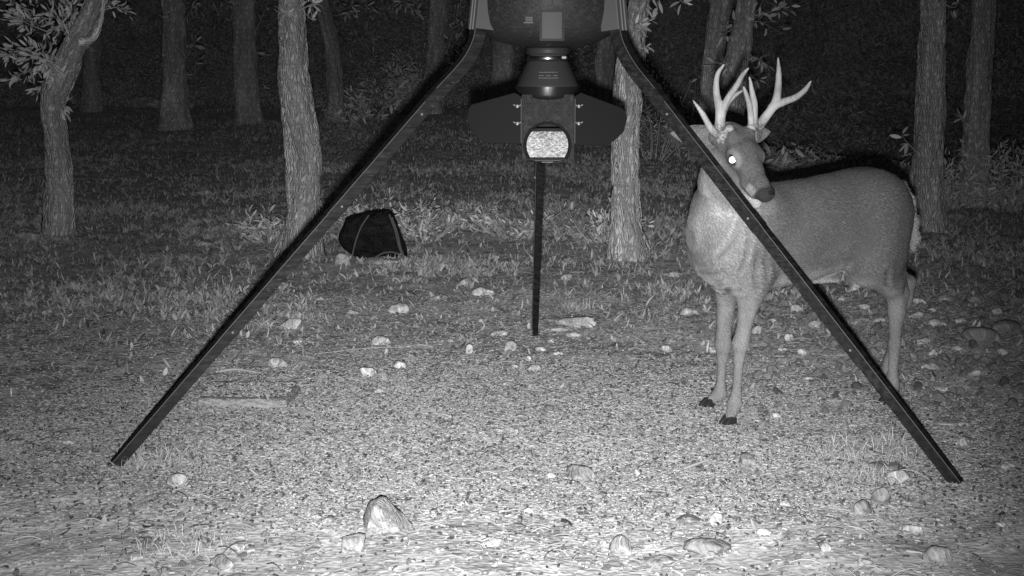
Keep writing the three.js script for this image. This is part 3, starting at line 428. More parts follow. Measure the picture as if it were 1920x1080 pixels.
    chain(0.06, [-0.62, 0.6, 0.1 * s, 0.08], [(hock[0] - 0.67) / 2, 0.52, 0.095 * s, 0.053], [hock[0] + 0.006, hock[1] + 0.02, hock[2], 0.033], [hock[0] + 0.004, hock[1] - 0.03, hock[2], 0.031], [(hock[0] + fet[0]) / 2, 0.26, (hock[2] + fet[2]) / 2, 0.0235], [fet[0], fet[1] + 0.03, fet[2], 0.021], [...fet, 0.027], [hoof[0] - 0.008, gy(hoof) + 0.035, hoof[2], 0.023]);
    chain(0.03, [hock[0] - 0.032, hock[1] + 0.045, hock[2], 0.018], [hock[0] - 0.014, hock[1] - 0.05, hock[2], 0.02]); chain(0.03, [hock[0] - 0.03, hock[1] + 0.04, hock[2], 0.016], [-0.755 + (s > 0 ? -0.05 : 0), 0.6, 0.09 * s, 0.028]);
  }
  // sheath and scrotum under the belly
  chain(0.03, [-0.40, 0.555, 0, 0.03], [-0.5, 0.555, -0.01, 0.03]); chain(0.02, [-0.575, 0.58, -0.03, 0.036], [-0.578, 0.522, -0.035, 0.03]);
  // tail
  const tl = [[-0.82, 0.915, 0, 0.022], [-0.857, 0.85, -0.01, 0.019], [-0.875, 0.76, -0.015, 0.019], [-0.88, 0.69, -0.015, 0.025], [-0.876, 0.645, -0.015, 0.009]]; chain(0.02, ...tl);
  // head
  const nBody = parts.length;
  chain(0.03, [...H(-0.005, 0.0, 0), 0.06], [...H(0.075, -0.004, 0), 0.058], [...H(0.14, -0.018, 0), 0.044], [...H(0.2, -0.026, 0), 0.036], [...H(0.245, -0.026, 0), 0.031]);
  chain(0.02, [...H(0.02, -0.06, 0), 0.05], [...H(0.12, -0.068, 0), 0.036], [...H(0.19, -0.08, 0), 0.026], [...H(0.226, -0.084, -0.004), 0.023]);
  for (const s of [-1, 1]) { chain(0.02, [...H(0.09, 0.004, 0.04 * s), 0.033], [...H(0.07, 0.008, 0.036 * s), 0.03]); chain(0.012, [...H(0.25, -0.022, 0.016 * s), 0.019], [...H(0.235, -0.03, 0.02 * s), 0.02]); chain(0.015, [...H(0.215, -0.042, 0.018 * s), 0.022], [...H(0.17, -0.045, 0.02 * s), 0.025]); chain(0.02, [...H(0.02, 0.03, 0.034 * s), 0.026], [...H(0.0, 0.05, 0.045 * s), 0.019]); chain(0.02, [...H(-0.01, 0.0, 0.05 * s), 0.03], [...H(-0.02, 0.0, 0.075 * s), 0.022]); }
  // folds of the skin round the shoulder and throat
  const folds = [[H(0.05, -0.2, 0.1), [0.13, 0.70, 0.1], 0.010]].map(([a, b, r]) => capsule(a, b, r, r)); void folds;
  const eyeC = H(0.093, -0.004, 0.06), eyeO = H(0.093, -0.004, -0.06);
  const wrinkle = (x, y, z) => 0.0035 * noise(x * 16 + y * 9, y * 7, z * 16) * smooth(-0.25, 0.0, x) * smooth(1.0, 0.85, y);
  const field = (from, to) => (x, y, z) => {
    let d = trunk(x, y, z);
    for (let i = from; i < to; i++) { const e = parts[i][0](x, y, z); if (e < d + parts[i][1]) d = smin(d, e, parts[i][1]); }
    const ex = Math.hypot(x - eyeC[0], y - eyeC[1], z - eyeC[2]), ey = Math.hypot(x - eyeO[0], y - eyeO[1], z - eyeO[2]), sock = Math.min(ex, ey) - 0.021; d = Math.max(d, -sock) ;
    if (y > 0.42) d += wrinkle(x, y, z); return d;
  };
  const plain = field(0, parts.length), surf = (u, v) => { const d = dir(u, v).normalize(), e = ownDir(d), c = own(V(0, EYE, 0)); let t = 4.6; for (let i = 0; i < 160; i++) { const k = plain(c[0] + e[0] * t, c[1] + e[1] * t, c[2] + e[2] * t); if (k < 0.0008) break; t += k * 0.6; if (t > 7) break; } return [c[0] + e[0] * t, c[1] + e[1] * t, c[2] + e[2] * t]; };
  const creases = [[[1392, 405], [1380, 438], [1358, 468], [1343, 482]], [[1404, 425], [1403, 455], [1396, 492], [1390, 505]], [[1440, 462], [1436, 490], [1438, 520]], [[1308, 506], [1330, 512], [1352, 507]], [[1420, 490], [1415, 515], [1418, 540]], [[1347, 543], [1368, 541], [1384, 542]], [[1588, 535], [1612, 560], [1635, 585]], [[1664, 505], [1662, 530], [1656, 560]]].flatMap((l) => { const q = l.map(([u, v]) => surf(u, v)); return q.slice(1).map((b, i) => capsule(q[i], b, 0, 0)); });
  const dents = [[[1562, 465], 0.075, 0.02], [[1458, 470], 0.06, 0.012], [[1330, 500], 0.04, 0.006], [[1640, 440], 0.05, 0.006], [[1425, 480], 0.03, 0.008]].map(([q, r, k]) => [surf(...q), r, k]), litThroatAt = surf(1372, 372), all = (x, y, z) => { let d = plain(x, y, z); for (const [q, r, k] of dents) { const e = (x - q[0]) ** 2 + (y - q[1]) ** 2 + (z - q[2]) ** 2; if (e < r * r * 6) d += k * Math.exp(-e / (r * r)); } if (Math.abs(d) < 0.03) { let m = 1; for (const c of creases) { const e = c(x, y, z); if (e < m) m = e; } if (m < 0.06) d += 0.0085 * Math.exp(-m * m / 0.0001) - 0.003 * Math.exp(-(m - 0.022) * (m - 0.022) / 0.0002); } return d; }, hc = H(0.12, -0.02, 0), hr = 0.185, near = (x, y, z) => Math.hypot(x - hc[0], y - hc[1], z - hc[2]);
  const bodyG = fieldMesh(all, [-1.06, -0.04, -0.28], [0.34, 1.2, 0.34], 0.0085, (x, y, z) => near(x, y, z) > hr - 0.012);
  const headG = fieldMesh(all, hc.map((v) => v - hr), hc.map((v) => v + hr), 0.0042, (x, y, z) => near(x, y, z) < hr);
  // ears: cupped, pointed, with thickness
  const ear = (root, tip, open, len, wid) => {
    const y = V(...tip).sub(V(...root)).normalize(), z = V(...open); z.addScaledVector(y, -z.dot(y)).normalize(); const x = y.clone().cross(z), n = 18, m = 10, P = [], I = [];
    for (const back of [0, 1]) for (let i = 0; i <= n; i++) for (let j = 0; j <= m; j++) { const t = i / n, q = j / m * 2 - 1, w = wid * Math.pow(Math.sin(Math.PI * (0.16 + 0.84 * t)), 0.75) * (1 - 0.3 * t), cup = 0.6 * w * (q * q - 1) * (1 - 0.4 * t), p = V(...root).addScaledVector(y, len * t).addScaledVector(x, w * q * 0.92).addScaledVector(z, cup - back * 0.006 * (1 - q * q)); P.push(p.x, p.y, p.z); }
    const w1 = m + 1, half = (n + 1) * w1; for (let i = 0; i < n; i++) for (let j = 0; j < m; j++) { const a = i * w1 + j; I.push(a, a + 1, a + w1, a + 1, a + w1 + 1, a + w1); const b = a + half; I.push(b, b + w1, b + 1, b + 1, b + w1, b + w1 + 1); }
    const g = new THREE.BufferGeometry(); g.setAttribute('position', new THREE.Float32BufferAttribute(P, 3)); g.setIndex(I); g.computeVertexNormals(); return g;
  };
  const earR = ear(H(-0.012, 0.0, 0.065), own(at(1262, 250, 5.36)), ownDir(V(0.02, -0.12, 1)), 0.18, 0.056), earL = ear(H(-0.012, 0.01, -0.055), own(at(1452, 246, 5.5)), ownDir(V(0.45, 0.1, 0.85)), 0.13, 0.042);
  for (const g of [earR, earL]) g.userData.ear = true;
  const tone = (ears) => (x, y, z, nx, ny, nz) => {
    if (ears) return 0.2 + 0.08 * noise(x * 60, y * 60, z * 60);
    const [a, b, c] = inHead(x, y, z), n1 = fbm(x * 7, y * 7, z * 7), n2 = noise(x * 55, y * 40, z * 55);
    let v = 0.125 + 0.03 * n1 + 0.02 * n2;
    v = Math.max(v, 0.125 + (0.1 + 0.08 * n1) * smooth(-0.18, 0.06, x) * smooth(0.35, 0.55, y)); { const e = Math.hypot(x - litThroatAt[0], (y - litThroatAt[1]) * 0.6, z - litThroatAt[2]); v += (0.14 + 0.1 * n1) * smooth(0.17, 0.02, e + 0.05 * n1); }                                // paler fore quarters; pale throat, with the lit middle of the neck painted in
    const front = smooth(-0.02, 0.1, x) * smooth(0.58, 0.75, y); v += 0.015 * front;
    if (y < 0.5) v = Math.max(v, 0.25 + 0.07 * noise(x * 30, y * 9, z * 30));                                                  // legs
    const belly = smooth(-0.25, -0.75, ny) * smooth(0.47, 0.52, y) * smooth(0.66, 0.58, y) * smooth(0.2, 0.0, Math.abs(z) - 0.03); v = v + (0.5 - v) * belly;
    if (x < -0.56 && x > -0.6 && y < 0.57 && Math.abs(z + 0.033) < 0.045) v = 0.45;                                             // scrotum
    const tailD = Math.min(...tl.slice(1).map((t) => Math.hypot(x - t[0], y - t[1], z - t[2]))); if (x < -0.838 && y > 0.6) v = v + (0.3 - v) * smooth(0.09, 0.05, tailD);
    if (a > -0.06 && near(x, y, z) < 0.22) {
      let h = 0.14 + 0.05 * n1 + 0.05 * noise(x * 90, y * 90, z * 90); const eye = Math.hypot(a - 0.093, b + 0.004, Math.abs(c) - 0.058);
      h = h + (0.28 - h) * smooth(0.042, 0.03, eye) * smooth(0.018, 0.024, eye); h = h + (0.07 - h) * smooth(0.024, 0.02, eye);
      h += 0.12 * smooth(-0.03, -0.07, b);                                                                                     // throat and cheeks
      const muzzle = smooth(0.185, 0.205, a) * smooth(0.25, 0.235, a); h = h + (0.42 - h) * muzzle * smooth(-0.012, -0.026, b); h = h + (0.5 - h) * smooth(-0.052, -0.06, b) * smooth(0.15, 0.18, a);
      h = h + (0.03 - h) * smooth(0.232, 0.245, a) * smooth(-0.058, -0.05, b); h = h + (0.06 - h) * smooth(0.006, 0.0025, Math.abs(b + 0.056 + 0.02 * (a - 0.2))) * smooth(0.15, 0.18, a) * smooth(0.01, 0.016, Math.abs(c));
      const dark = smooth(0.0, 0.02, b) * smooth(0.03, 0.06, a) * smooth(0.16, 0.12, a) * smooth(0.05, 0.03, Math.abs(c)); h -= 0.05 * dark * (0.5 + n1);
      v = v + (h - v) * smooth(-0.06, 0.0, a);
    }
    return clamp(v, 0.03, 0.7);
  };
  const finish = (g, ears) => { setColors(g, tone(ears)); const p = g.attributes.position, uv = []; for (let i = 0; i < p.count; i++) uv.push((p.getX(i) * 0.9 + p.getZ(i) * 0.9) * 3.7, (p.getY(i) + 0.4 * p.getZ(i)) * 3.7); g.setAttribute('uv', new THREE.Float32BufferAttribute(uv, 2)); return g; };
  const fur = (x, y) => { const s = (y + 0.35 * x + 0.02 * wrapNoise(x, y, 6, 6, 1)) % 1; void s; return 0.5 + 0.55 * wrapNoise(x, y, 22, 60, 3) + 0.55 * wrapNoise(x, y, 44, 120, 5) + 0.3 * wrapNoise(x, y, 90, 200, 8); };
  const furMat = new THREE.MeshStandardMaterial({ color: grey(0.7), vertexColors: true, map: tex(512, (x, y) => 0.84 + 0.4 * (fur(x, y) - 0.5)), bumpMap: tex(512, fur, false), bumpScale: 0.0028, roughness: 0.95 });
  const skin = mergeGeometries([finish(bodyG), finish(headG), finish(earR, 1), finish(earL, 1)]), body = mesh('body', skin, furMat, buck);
  {
    reseed(211); const p = skin.attributes.position, nn = skin.attributes.normal, cc = skin.attributes.color, hair = leafGeo(1, 0.14, 0.25), spots = [], vp = V(), n = V(), d = V(), x = V(), z = V(), M = new THREE.Matrix4();
    for (let i = 0; i < bodyG.attributes.position.count + headG.attributes.position.count; i++) {
      vp.fromBufferAttribute(p, i); n.fromBufferAttribute(nn, i); const hd = near(vp.x, vp.y, vp.z), isHead = hd < 0.2, reps = isHead ? (rnd() < 0.45 ? 1 : 0) : 3; if (Math.hypot(vp.x - eyeC[0], vp.y - eyeC[1], vp.z - eyeC[2]) < 0.028) continue;
      for (let k = 0; k < reps; k++) {
        if (isHead) { const q = inHead(vp.x, vp.y, vp.z); if (q[0] > 0.225) continue; d.set(-ef[0], -ef[1], -ef[2]); } else if (vp.y < 0.5) d.set(-0.2, -1, 0); else d.set(-1, -0.45 - 0.5 * smooth(-0.1, 0.05, vp.x), 0);
        d.add(V(gauss() * 0.22, gauss() * 0.22, gauss() * 0.22)); d.addScaledVector(n, -d.dot(n)).normalize().addScaledVector(n, 0.2 + 0.12 * rnd()).normalize(); x.copy(d).cross(n).normalize(); z.copy(x).cross(d); const len = (isHead ? rr(0.005, 0.009) : vp.y < 0.5 ? rr(0.005, 0.009) : rr(0.009, 0.017)), j = isHead ? 0.003 : 0.008;
        M.makeBasis(x.clone().multiplyScalar(len), d.clone().multiplyScalar(len), z.clone().multiplyScalar(len)); const o = x.clone().multiplyScalar(gauss() * j).addScaledVector(d, gauss() * j * 0.7); M.setPosition(vp.x + o.x - n.x * 0.0012, vp.y + o.y - n.y * 0.0012, vp.z + o.z - n.z * 0.0012); spots.push([M.clone(), cc.getX(i) * 0.7 * rr(0.6, 1.3)]);
      }
    }
    const coat = new THREE.InstancedMesh(setColors(hair, () => 1), new THREE.MeshStandardMaterial({ color: 0xffffff, roughness: 0.8, side: THREE.DoubleSide, vertexColors: true }), spots.length), c = new THREE.Color(); spots.forEach(([m, v], i) => { coat.setMatrixAt(i, m); coat.setColorAt(i, c.setRGB(v, v, v)); });
    coat.name = 'hair'; coat.userData.kind = 'stuff'; coat.castShadow = coat.receiveShadow = true; body.add(coat);
  }
  // eyes: dark ball with a reflecting layer behind the pupil that throws the lamp's light back
  for (const [c, s] of [[H(0.092, -0.004, 0.0575), 1], [H(0.092, -0.004, -0.0575), -1]]) {
    const eye = mesh('eye', new THREE.SphereGeometry(0.0175, 28, 20).translate(...c), mat(0.02, 0.25), buck);
    if (s < 0) continue;
    const w = O.clone().addScaledVector(F, c[0]).addScaledVector(L, -c[2]); w.y = c[1];
    const n = camera.position.clone().add(LAMP).multiplyScalar(0.5).sub(w).normalize(), nl = V(...ownDir(n));
    const g = new THREE.SphereGeometry(0.0135, 28, 8, 0, 6.2832, 0, Math.PI / 2).scale(1, 0.16, 1); g.applyQuaternion(new THREE.Quaternion().setFromUnitVectors(V(0, 1, 0), nl)); g.translate(c[0] + nl.x * 0.0185, c[1] + nl.y * 0.0185, c[2] + nl.z * 0.0185);
    mesh('pupil', g, new THREE.MeshStandardMaterial({ color: grey(0.9), metalness: 1, roughness: 0.42 }), eye);
  }
  // nose
  const nose = new THREE.SphereGeometry(0.02, 24, 16), np = nose.attributes.position; for (let i = 0; i < np.count; i++) { const [x, y, z] = [np.getX(i), np.getY(i), np.getZ(i)], q = H(0.258 + x * 0.55, -0.016 + y * 0.8, -0.004 + z * 1.12); np.setXYZ(i, ...q); } nose.computeVertexNormals(); mesh('nose', nose, dull(0.012, 0.5, 0.25), buck);
  for (const s of [-1, 1]) { const nn = new THREE.SphereGeometry(0.006, 12, 8), p = nn.attributes.position; for (let i = 0; i < p.count; i++) { const q = H(0.266 + p.getX(i) * 0.7, -0.016 + p.getY(i) * 0.8, -0.004 + s * 0.015 + p.getZ(i)); p.setXYZ(i, ...q); } nn.computeVertexNormals(); mesh('nostril', nn, mat(0.008, 0.8), buck); }
  // hooves: two toes and two dew claws each
  const hoofMat = mat(0.018, 0.4);
  const feetAt = [[0.018, 0, -0.085, 0.3], [farFore[0] + 0.012, 0, farFore[2], 0.35], [-0.738, 0, -0.085, 0.2], [farHind[0] + 0.01, 0, farHind[2], 0.2]];
  const toe = (() => { const sh = new THREE.Shape(); sh.moveTo(-0.03, 0.004); sh.quadraticCurveTo(-0.033, 0.03, -0.02, 0.046); sh.lineTo(0.006, 0.044); sh.quadraticCurveTo(0.034, 0.026, 0.047, 0.003); sh.quadraticCurveTo(0.01, -0.003, -0.03, 0.004); return new THREE.ExtrudeGeometry(sh, { depth: 0.013, bevelEnabled: true, bevelSize: 0.006, bevelThickness: 0.006, bevelSegments: 3, curveSegments: 8 }).translate(0, 0, -0.0065); })();
  for (const [x, y, z, yaw] of feetAt) {
    const g0 = gy([x, 0, z]); void y;
    for (const s of [-1, 1]) { mesh('hoof', toe.clone().scale(0.78, 0.72, 0.72).rotateY(-s * 0.07).translate(0, 0, s * 0.0125).rotateY(yaw).translate(x, g0 + 0.001, z), hoofMat, buck); mesh('dew_claw', new THREE.ConeGeometry(0.007, 0.026, 10).rotateZ(Math.PI - 0.35).translate(-0.046, 0.055, s * 0.014).rotateY(yaw).translate(x, g0, z), hoofMat, buck); }
  }
  // antlers traced tine by tine: [u, v, depth, radius]
  const zx = (x) => 1240 + x / 2.571, zy = (y) => 80 + y / 2.571, A = (list) => list.map(([x, y, d, r]) => [...own(at(zx(x), zy(y), d)), r]);
  const curved = (c) => { const k = new THREE.CatmullRomCurve3(c.map((p) => V(p[0], p[1], p[2]))), n = (c.length - 1) * 5; return Array.from({ length: n + 1 }, (_, i) => { const p = k.getPoint(i / n), q = i / 5, j = Math.min(c.length - 2, Math.floor(q)); return [p.x, p.y, p.z, c[j][3] + (c[j + 1][3] - c[j][3]) * (q - j)]; }); };
  const antler = (chains, baseTo) => {
    const ps = []; const add = (c) => { for (let i = 0; i < c.length - 1; i++) ps.push(capsule(c[i], c[i + 1], c[i][3], c[i + 1][3])); }; chains.forEach((c) => add(curved(A(c)))); const b0 = A([chains[0][0]])[0]; add([[...baseTo, 0.02], b0]); ps.push(capsule(b0, b0.map((v, i) => v + (baseTo[i] - v) * 0.4), 0.02, 0.021));
    const lo = [9, 9, 9], hi = [-9, -9, -9]; for (const p of [...chains.flatMap((c) => A(c)), [...baseTo, 0.03]]) for (let k = 0; k < 3; k++) { lo[k] = Math.min(lo[k], p[k] - 0.035); hi[k] = Math.max(hi[k], p[k] + 0.035); }
    const g = fieldMesh((x, y, z) => { let d = 9; for (const p of ps) d = smin(d, p(x, y, z), 0.006); return d + 0.0007 * noise(x * 90, y * 30, z * 90); }, lo, hi, 0.0042);
    setColors(g, (x, y, z) => clamp(0.26 + 0.1 * noise(x * 14, y * 14, z * 14) + 0.06 * noise(x * 120, y * 35, z * 120) - 0.3 * smooth(0.1, 0.01, Math.hypot(x - b0[0], y - b0[1], z - b0[2])) * (0.6 + noise(x * 150, y * 150, z * 150)), 0.06, 0.6)); mesh('antler', g, mat(1, 0.75, { vertexColors: true }), buck);
  };
  antler([[[288, 465, 5.345, 0.021], [283, 400, 5.36, 0.0185], [284, 330, 5.36, 0.0165], [272, 280, 5.35, 0.013], [264, 220, 5.33, 0.0105], [272, 150, 5.31, 0.0075], [303, 104, 5.29, 0.003]], [[284, 345, 5.36, 0.014], [320, 270, 5.33, 0.011], [362, 208, 5.28, 0.0095], [392, 155, 5.24, 0.007], [420, 122, 5.21, 0.003]], [[290, 350, 5.36, 0.014], [312, 300, 5.38, 0.0105], [345, 262, 5.41, 0.008], [395, 228, 5.44, 0.003]], [[272, 448, 5.34, 0.015], [240, 415, 5.31, 0.0115], [200, 345, 5.28, 0.009], [152, 277, 5.25, 0.003]]], H(0.0, 0.05, 0.045));
  antler([[[452, 452, 5.42, 0.021], [470, 405, 5.43, 0.017], [505, 355, 5.44, 0.0155], [548, 292, 5.44, 0.015], [562, 225, 5.43, 0.012], [566, 150, 5.41, 0.0095], [563, 73, 5.39, 0.003]], [[535, 310, 5.44, 0.014], [590, 285, 5.42, 0.0125], [650, 262, 5.38, 0.0105], [695, 225, 5.35, 0.008], [721, 185, 5.33, 0.003]], [[448, 440, 5.42, 0.0155], [446, 370, 5.41, 0.0135], [448, 300, 5.4, 0.0115], [436, 230, 5.39, 0.0085], [425, 165, 5.38, 0.003]], [[432, 440, 5.4, 0.012], [432, 360, 5.37, 0.0105], [424, 300, 5.34, 0.0095], [410, 250, 5.32, 0.007], [396, 212, 5.31, 0.003]]], H(0.0, 0.05, -0.045));
}

// ------------------------------------------------------------------ stones
const stoneTex = tex(512, (x, y) => 0.8 + 0.35 * wrapNoise(x, y, 8, 10, 3) + 0.35 * wrapNoise(x, y, 30, 26, 5) + 0.25 * wrapNoise(x, y, 90, 90, 9)), stoneBump = tex(512, (x, y) => 0.5 + 0.5 * wrapNoise(x, y, 14, 16, 4) + 0.4 * wrapNoise(x, y, 50, 44, 6), false);
const stoneMats = {}; const stoneMat = (v) => stoneMats[v] || (stoneMats[v] = new THREE.MeshStandardMaterial({ color: grey(v * 0.72), map: stoneTex, bumpMap: stoneBump, bumpScale: 0.006, roughness: 0.95 }));
function stoneGeo(w, h, d, kind) {
  const g0 = mergeVertices(new THREE.IcosahedronGeometry(1, 5).deleteAttribute('normal').deleteAttribute('uv')), p = g0.attributes.position, planes = [], s = rr(0, 90), uv = [];
  for (let i = 0; i < 13; i++) planes.push([V(gauss(), gauss(), gauss()).normalize(), rr(0.5, 0.88)]);
  if (kind === 'pointed') planes.push([V(0.62, 0.74, 0.2).normalize(), 0.33], [V(-0.94, 0.28, 0.18).normalize(), 0.44], [V(-0.1, 0.3, 0.94).normalize(), 0.48], [V(0.35, 0.3, 0.88).normalize(), 0.5]);
  if (kind === 'slab') planes.push([V(0, 1, 0.05).normalize(), 0.5]);
  if (kind === 'cut') planes.push([V(1, 0, 0.1).normalize(), 0.6], [V(-1, 0.05, 0.1).normalize(), 0.6], [V(0, 1, 0.2).normalize(), 0.6], [V(0, 0.1, 1).normalize(), 0.55]);
  for (let i = 0; i < p.count; i++) {
    const v = V().fromBufferAttribute(p, i).normalize(); let r = 1; for (const [n, k] of planes) { const q = v.dot(n); if (q > 0.05) r = Math.min(r, k / q); }
    r *= 1 + 0.07 * fbm(v.x * 2 + s, v.y * 2, v.z * 2) + 0.03 * noise(v.x * 7, v.y * 7 + s, v.z * 7); if (kind === 'layered') r *= 1 + 0.035 * Math.sin(v.y * 13 + 6 * noise(v.x * 2 + s, v.z * 2, 1)) * (0.4 + noise(v.x * 3, v.y * 3 + s, v.z * 3));
    p.setXYZ(i, v.x * r * w / 2, v.y * r * h, v.z * r * d / 2); uv.push((v.x * w * 0.5 + 0.3 * v.y * h) * 3 + s, (v.z * d * 0.5 + 1.1 * v.y * h) * 3);
  }
  g0.setAttribute('uv', new THREE.Float32BufferAttribute(uv, 2)); g0.computeVertexNormals(); return g0;
}
reseed(77);
function stone(u, v, w, h, tone, label, kind = 'plain', name = 'stone', group = null) {
  const b = hit(u, v + h * 0.42), D = -b.z, W = w * D / FOCAL, Hh = Math.max(0.012, h * D / FOCAL * (kind === 'slab' ? 0.5 : 0.72)), Dp = W * rr(0.6, 0.85) , g = stoneGeo(W * 1.3, Hh * 1.1, Dp * 1.25, kind).rotateY(kind === 'plain' ? rr(-0.4, 0.4) : 0);
  const m = single(name, g, stoneMat(tone), label, 'stone', group); m.position.set(b.x, groundY(b.x, b.z - Dp * 0.4) + Hh * 0.22, b.z - Dp * 0.42); return m;
}
const looks = ([, , w, h]) => (w < 20 ? 'tiny pale stone' : h / w > 0.72 ? 'small upright pale stone' : w < 27 ? 'small pale stone' : h / w < 0.42 ? 'low flat pale stone' : 'chunky pale stone');
for (const a of [
  [516, 682, 38, 18], [688, 697, 32, 24], [750, 685, 30, 18], [713, 735, 24, 12], [958, 650, 24, 20], [1000, 692, 28, 14], [1045, 662, 18, 9], [1075, 628, 26, 11], [935, 625, 35, 11], [750, 582, 40, 20], [712, 640, 32, 17], [872, 530, 28, 16], [905, 548, 36, 15],
  [1290, 585, 40, 15], [1250, 655, 20, 14], [1418, 620, 24, 18], [1495, 580, 28, 16], [1340, 655, 22, 16], [1480, 632, 20, 16], [1520, 710, 30, 12], [920, 1017, 40, 18], [1030, 893, 26, 11], [1345, 975, 24, 26], [1715, 993, 44, 20], [1625, 1055, 34, 16], [1550, 1028, 20, 17],
  [1815, 830, 34, 18], [1885, 985, 30, 13], [1890, 875, 26, 16], [1690, 612, 16, 18], [1690, 640, 20, 20], [1750, 660, 18, 17], [1775, 560, 30, 14], [1720, 565, 34, 16], [1800, 600, 30, 14], [1760, 607, 34, 16], [1650, 600, 24, 12], [1580, 560, 26, 12], [1470, 655, 22, 11], [1510, 660, 26, 12], [1590, 632, 26, 12], [445, 1030, 30, 14], [380, 815, 14, 12], [125, 830, 20, 12], [380, 362, 26, 9], [385, 458, 30, 11], [90, 585, 22, 9], [640, 487, 28, 22], [1150, 905, 24, 10], [1080, 630, 22, 10], [1262, 515, 26, 12], [880, 655, 14, 20], [1745, 690, 40, 12], [1455, 780, 20, 10], [1600, 800, 26, 10], [1230, 740, 18, 10], [610, 975, 22, 10], [1130, 1022, 24, 12], [1435, 1000, 26, 12], [990, 960, 20, 10], [1470, 945, 24, 12], [560, 640, 18, 10], [1015, 655, 22, 11], [1035, 640, 16, 9], [965, 690, 16, 9], [1105, 610, 18, 11], [1020, 715, 18, 9], [905, 600, 18, 9], [820, 560, 20, 10], [780, 610, 18, 9], [845, 640, 14, 8], [660, 585, 20, 11], [600, 560, 18, 9], [1720, 590, 30, 14], [1755, 580, 26, 13], [1825, 560, 30, 13], [1870, 585, 24, 12], [1660, 545, 22, 11], [1735, 640, 26, 13], [1800, 655, 24, 12], [1880, 660, 26, 12], [1560, 590, 26, 13], [1530, 610, 24, 12], [1560, 620, 20, 11], [1450, 600, 22, 12], [1620, 575, 24, 12], [1830, 700, 26, 12], [1770, 730, 24, 11], [1860, 760, 24, 11],
]) {
  const [, , where] = [[480, 720, 'the worn paving slab'], [700, 690, 'the bare dirt uphill of the pointed rock'], [985, 650, 'the rear foot post'], [870, 545, 'the black sack'], [1320, 600, 'the fore legs of the deer'], [1500, 620, 'the shadowed dirt under the belly of the deer'], [1690, 610, 'the hind leg of the deer'], [1800, 575, 'the tree behind the rump, in open rubble'], [1840, 660, 'the pair of dull grey rounded stones'], [1560, 590, 'the flank side of the slanting feeder leg'], [1700, 1010, 'the long pitted stone'], [1850, 860, 'the foot of the feeder leg by the dark stones'], [1360, 985, 'the black forked twig'], [920, 990, 'the brightest dirt in front of the wood chips'], [430, 1040, 'the stone with grass round it'], [330, 430, 'the leaf litter behind the feeder leg'], [100, 830, 'the dim litter outside the feeder leg'], [1100, 900, 'the layered humped rock']].map((q) => [Math.hypot(q[0] - a[0], (q[1] - a[1]) * 1.5), 0, q[2]]).sort((x, y) => x[0] - y[0])[0];
  stone(...a.slice(0, 4), rr(0.55, 0.75), looks(a) + ' near ' + where, 'plain', 'stone', looks(a) + 's near ' + where);
}
for (const a of [
  [547, 610, 40, 24, 0.75, 'bright smooth stone alone on the bare dirt uphill of the slab'], [985, 673, 36, 13, 0.78, 'flat bright stone just in front of the rear foot post'],
  [1078, 604, 66, 24, 0.6, 'wide layered rock beside the rear foot post', 'layered', 'rock'], [1040, 600, 40, 14, 0.6, 'flat pale stone between the rear foot post and the layered rock', 'slab'], [1050, 616, 46, 12, 0.66, 'long flat pale stone lying in front of the layered rock by the rear foot post', 'slab'], [715, 968, 108, 84, 0.40, 'large pointed pale rock with sloping sides', 'pointed', 'rock'], [660, 1020, 58, 46, 0.37, 'rounded grey rock in front of the pointed rock', 'cut', 'rock'], [1168, 1027, 42, 40, 0.37, 'upright rounded stone with a cracked face', 'plain', 'rock'], [1245, 1052, 64, 22, 0.45, 'long flat pale stone beside the upright cracked stone', 'slab'],
  [1092, 888, 66, 30, 0.34, 'layered humped rock half buried among wood chips', 'layered', 'rock'], [1195, 887, 22, 18, 0.6, 'small three-cornered stone beside the layered humped rock', 'pointed'], [1405, 866, 38, 28, 0.3, 'squarish dark grey stone lying by a thin twig', 'cut'], [1665, 874, 66, 24, 0.26, 'flat dark grey stone near the foot of the feeder leg', 'slab'], [1695, 895, 52, 28, 0.58, 'pale stone leaning on the flat dark grey stone', 'plain'],
  [1622, 957, 42, 32, 0.32, 'grey stone below a dry grass tuft, larger of a pair', 'plain'], [1653, 935, 32, 36, 0.32, 'grey stone below a dry grass tuft, taller of a pair', 'plain'], [1765, 1041, 58, 26, 0.38, 'long pale stone with a pitted top lying apart', 'plain'], [1790, 793, 56, 22, 0.5, 'broad low stone behind the foot of the feeder leg', 'slab'], [1843, 632, 62, 30, 0.3, 'dull grey rounded stone among pale rubble, the broader one', 'plain', 'rock'], [1892, 618, 50, 26, 0.3, 'dull grey rounded stone among pale rubble, the rear one', 'plain', 'rock'],
  [1335, 1030, 84, 30, 0.34, 'wide layered grey rock lying flush with the dirt', 'layered', 'rock'], [415, 1060, 50, 28, 0.37, 'pale stone with grass growing round it', 'plain'], [330, 905, 40, 26, 0.55, 'rough pale stone beside the foot of the feeder leg with grass', 'plain'], [245, 1043, 40, 17, 0.5, 'flat dull stone lying apart in dry litter', 'slab'], [52, 441, 46, 22, 0.5, 'weathered stone at the foot of the leaning slim tree', 'plain'],
  [728, 489, 78, 18, 0.66, 'flat pale stone lying along the front of the black sack', 'slab'], [798, 485, 44, 15, 0.72, 'angular bright stone beside the black sack', 'slab'], [1062, 520, 28, 15, 0.6, 'squarish pale stone between the rear foot post and the speckled tree', 'cut'],
]) stone(...a);

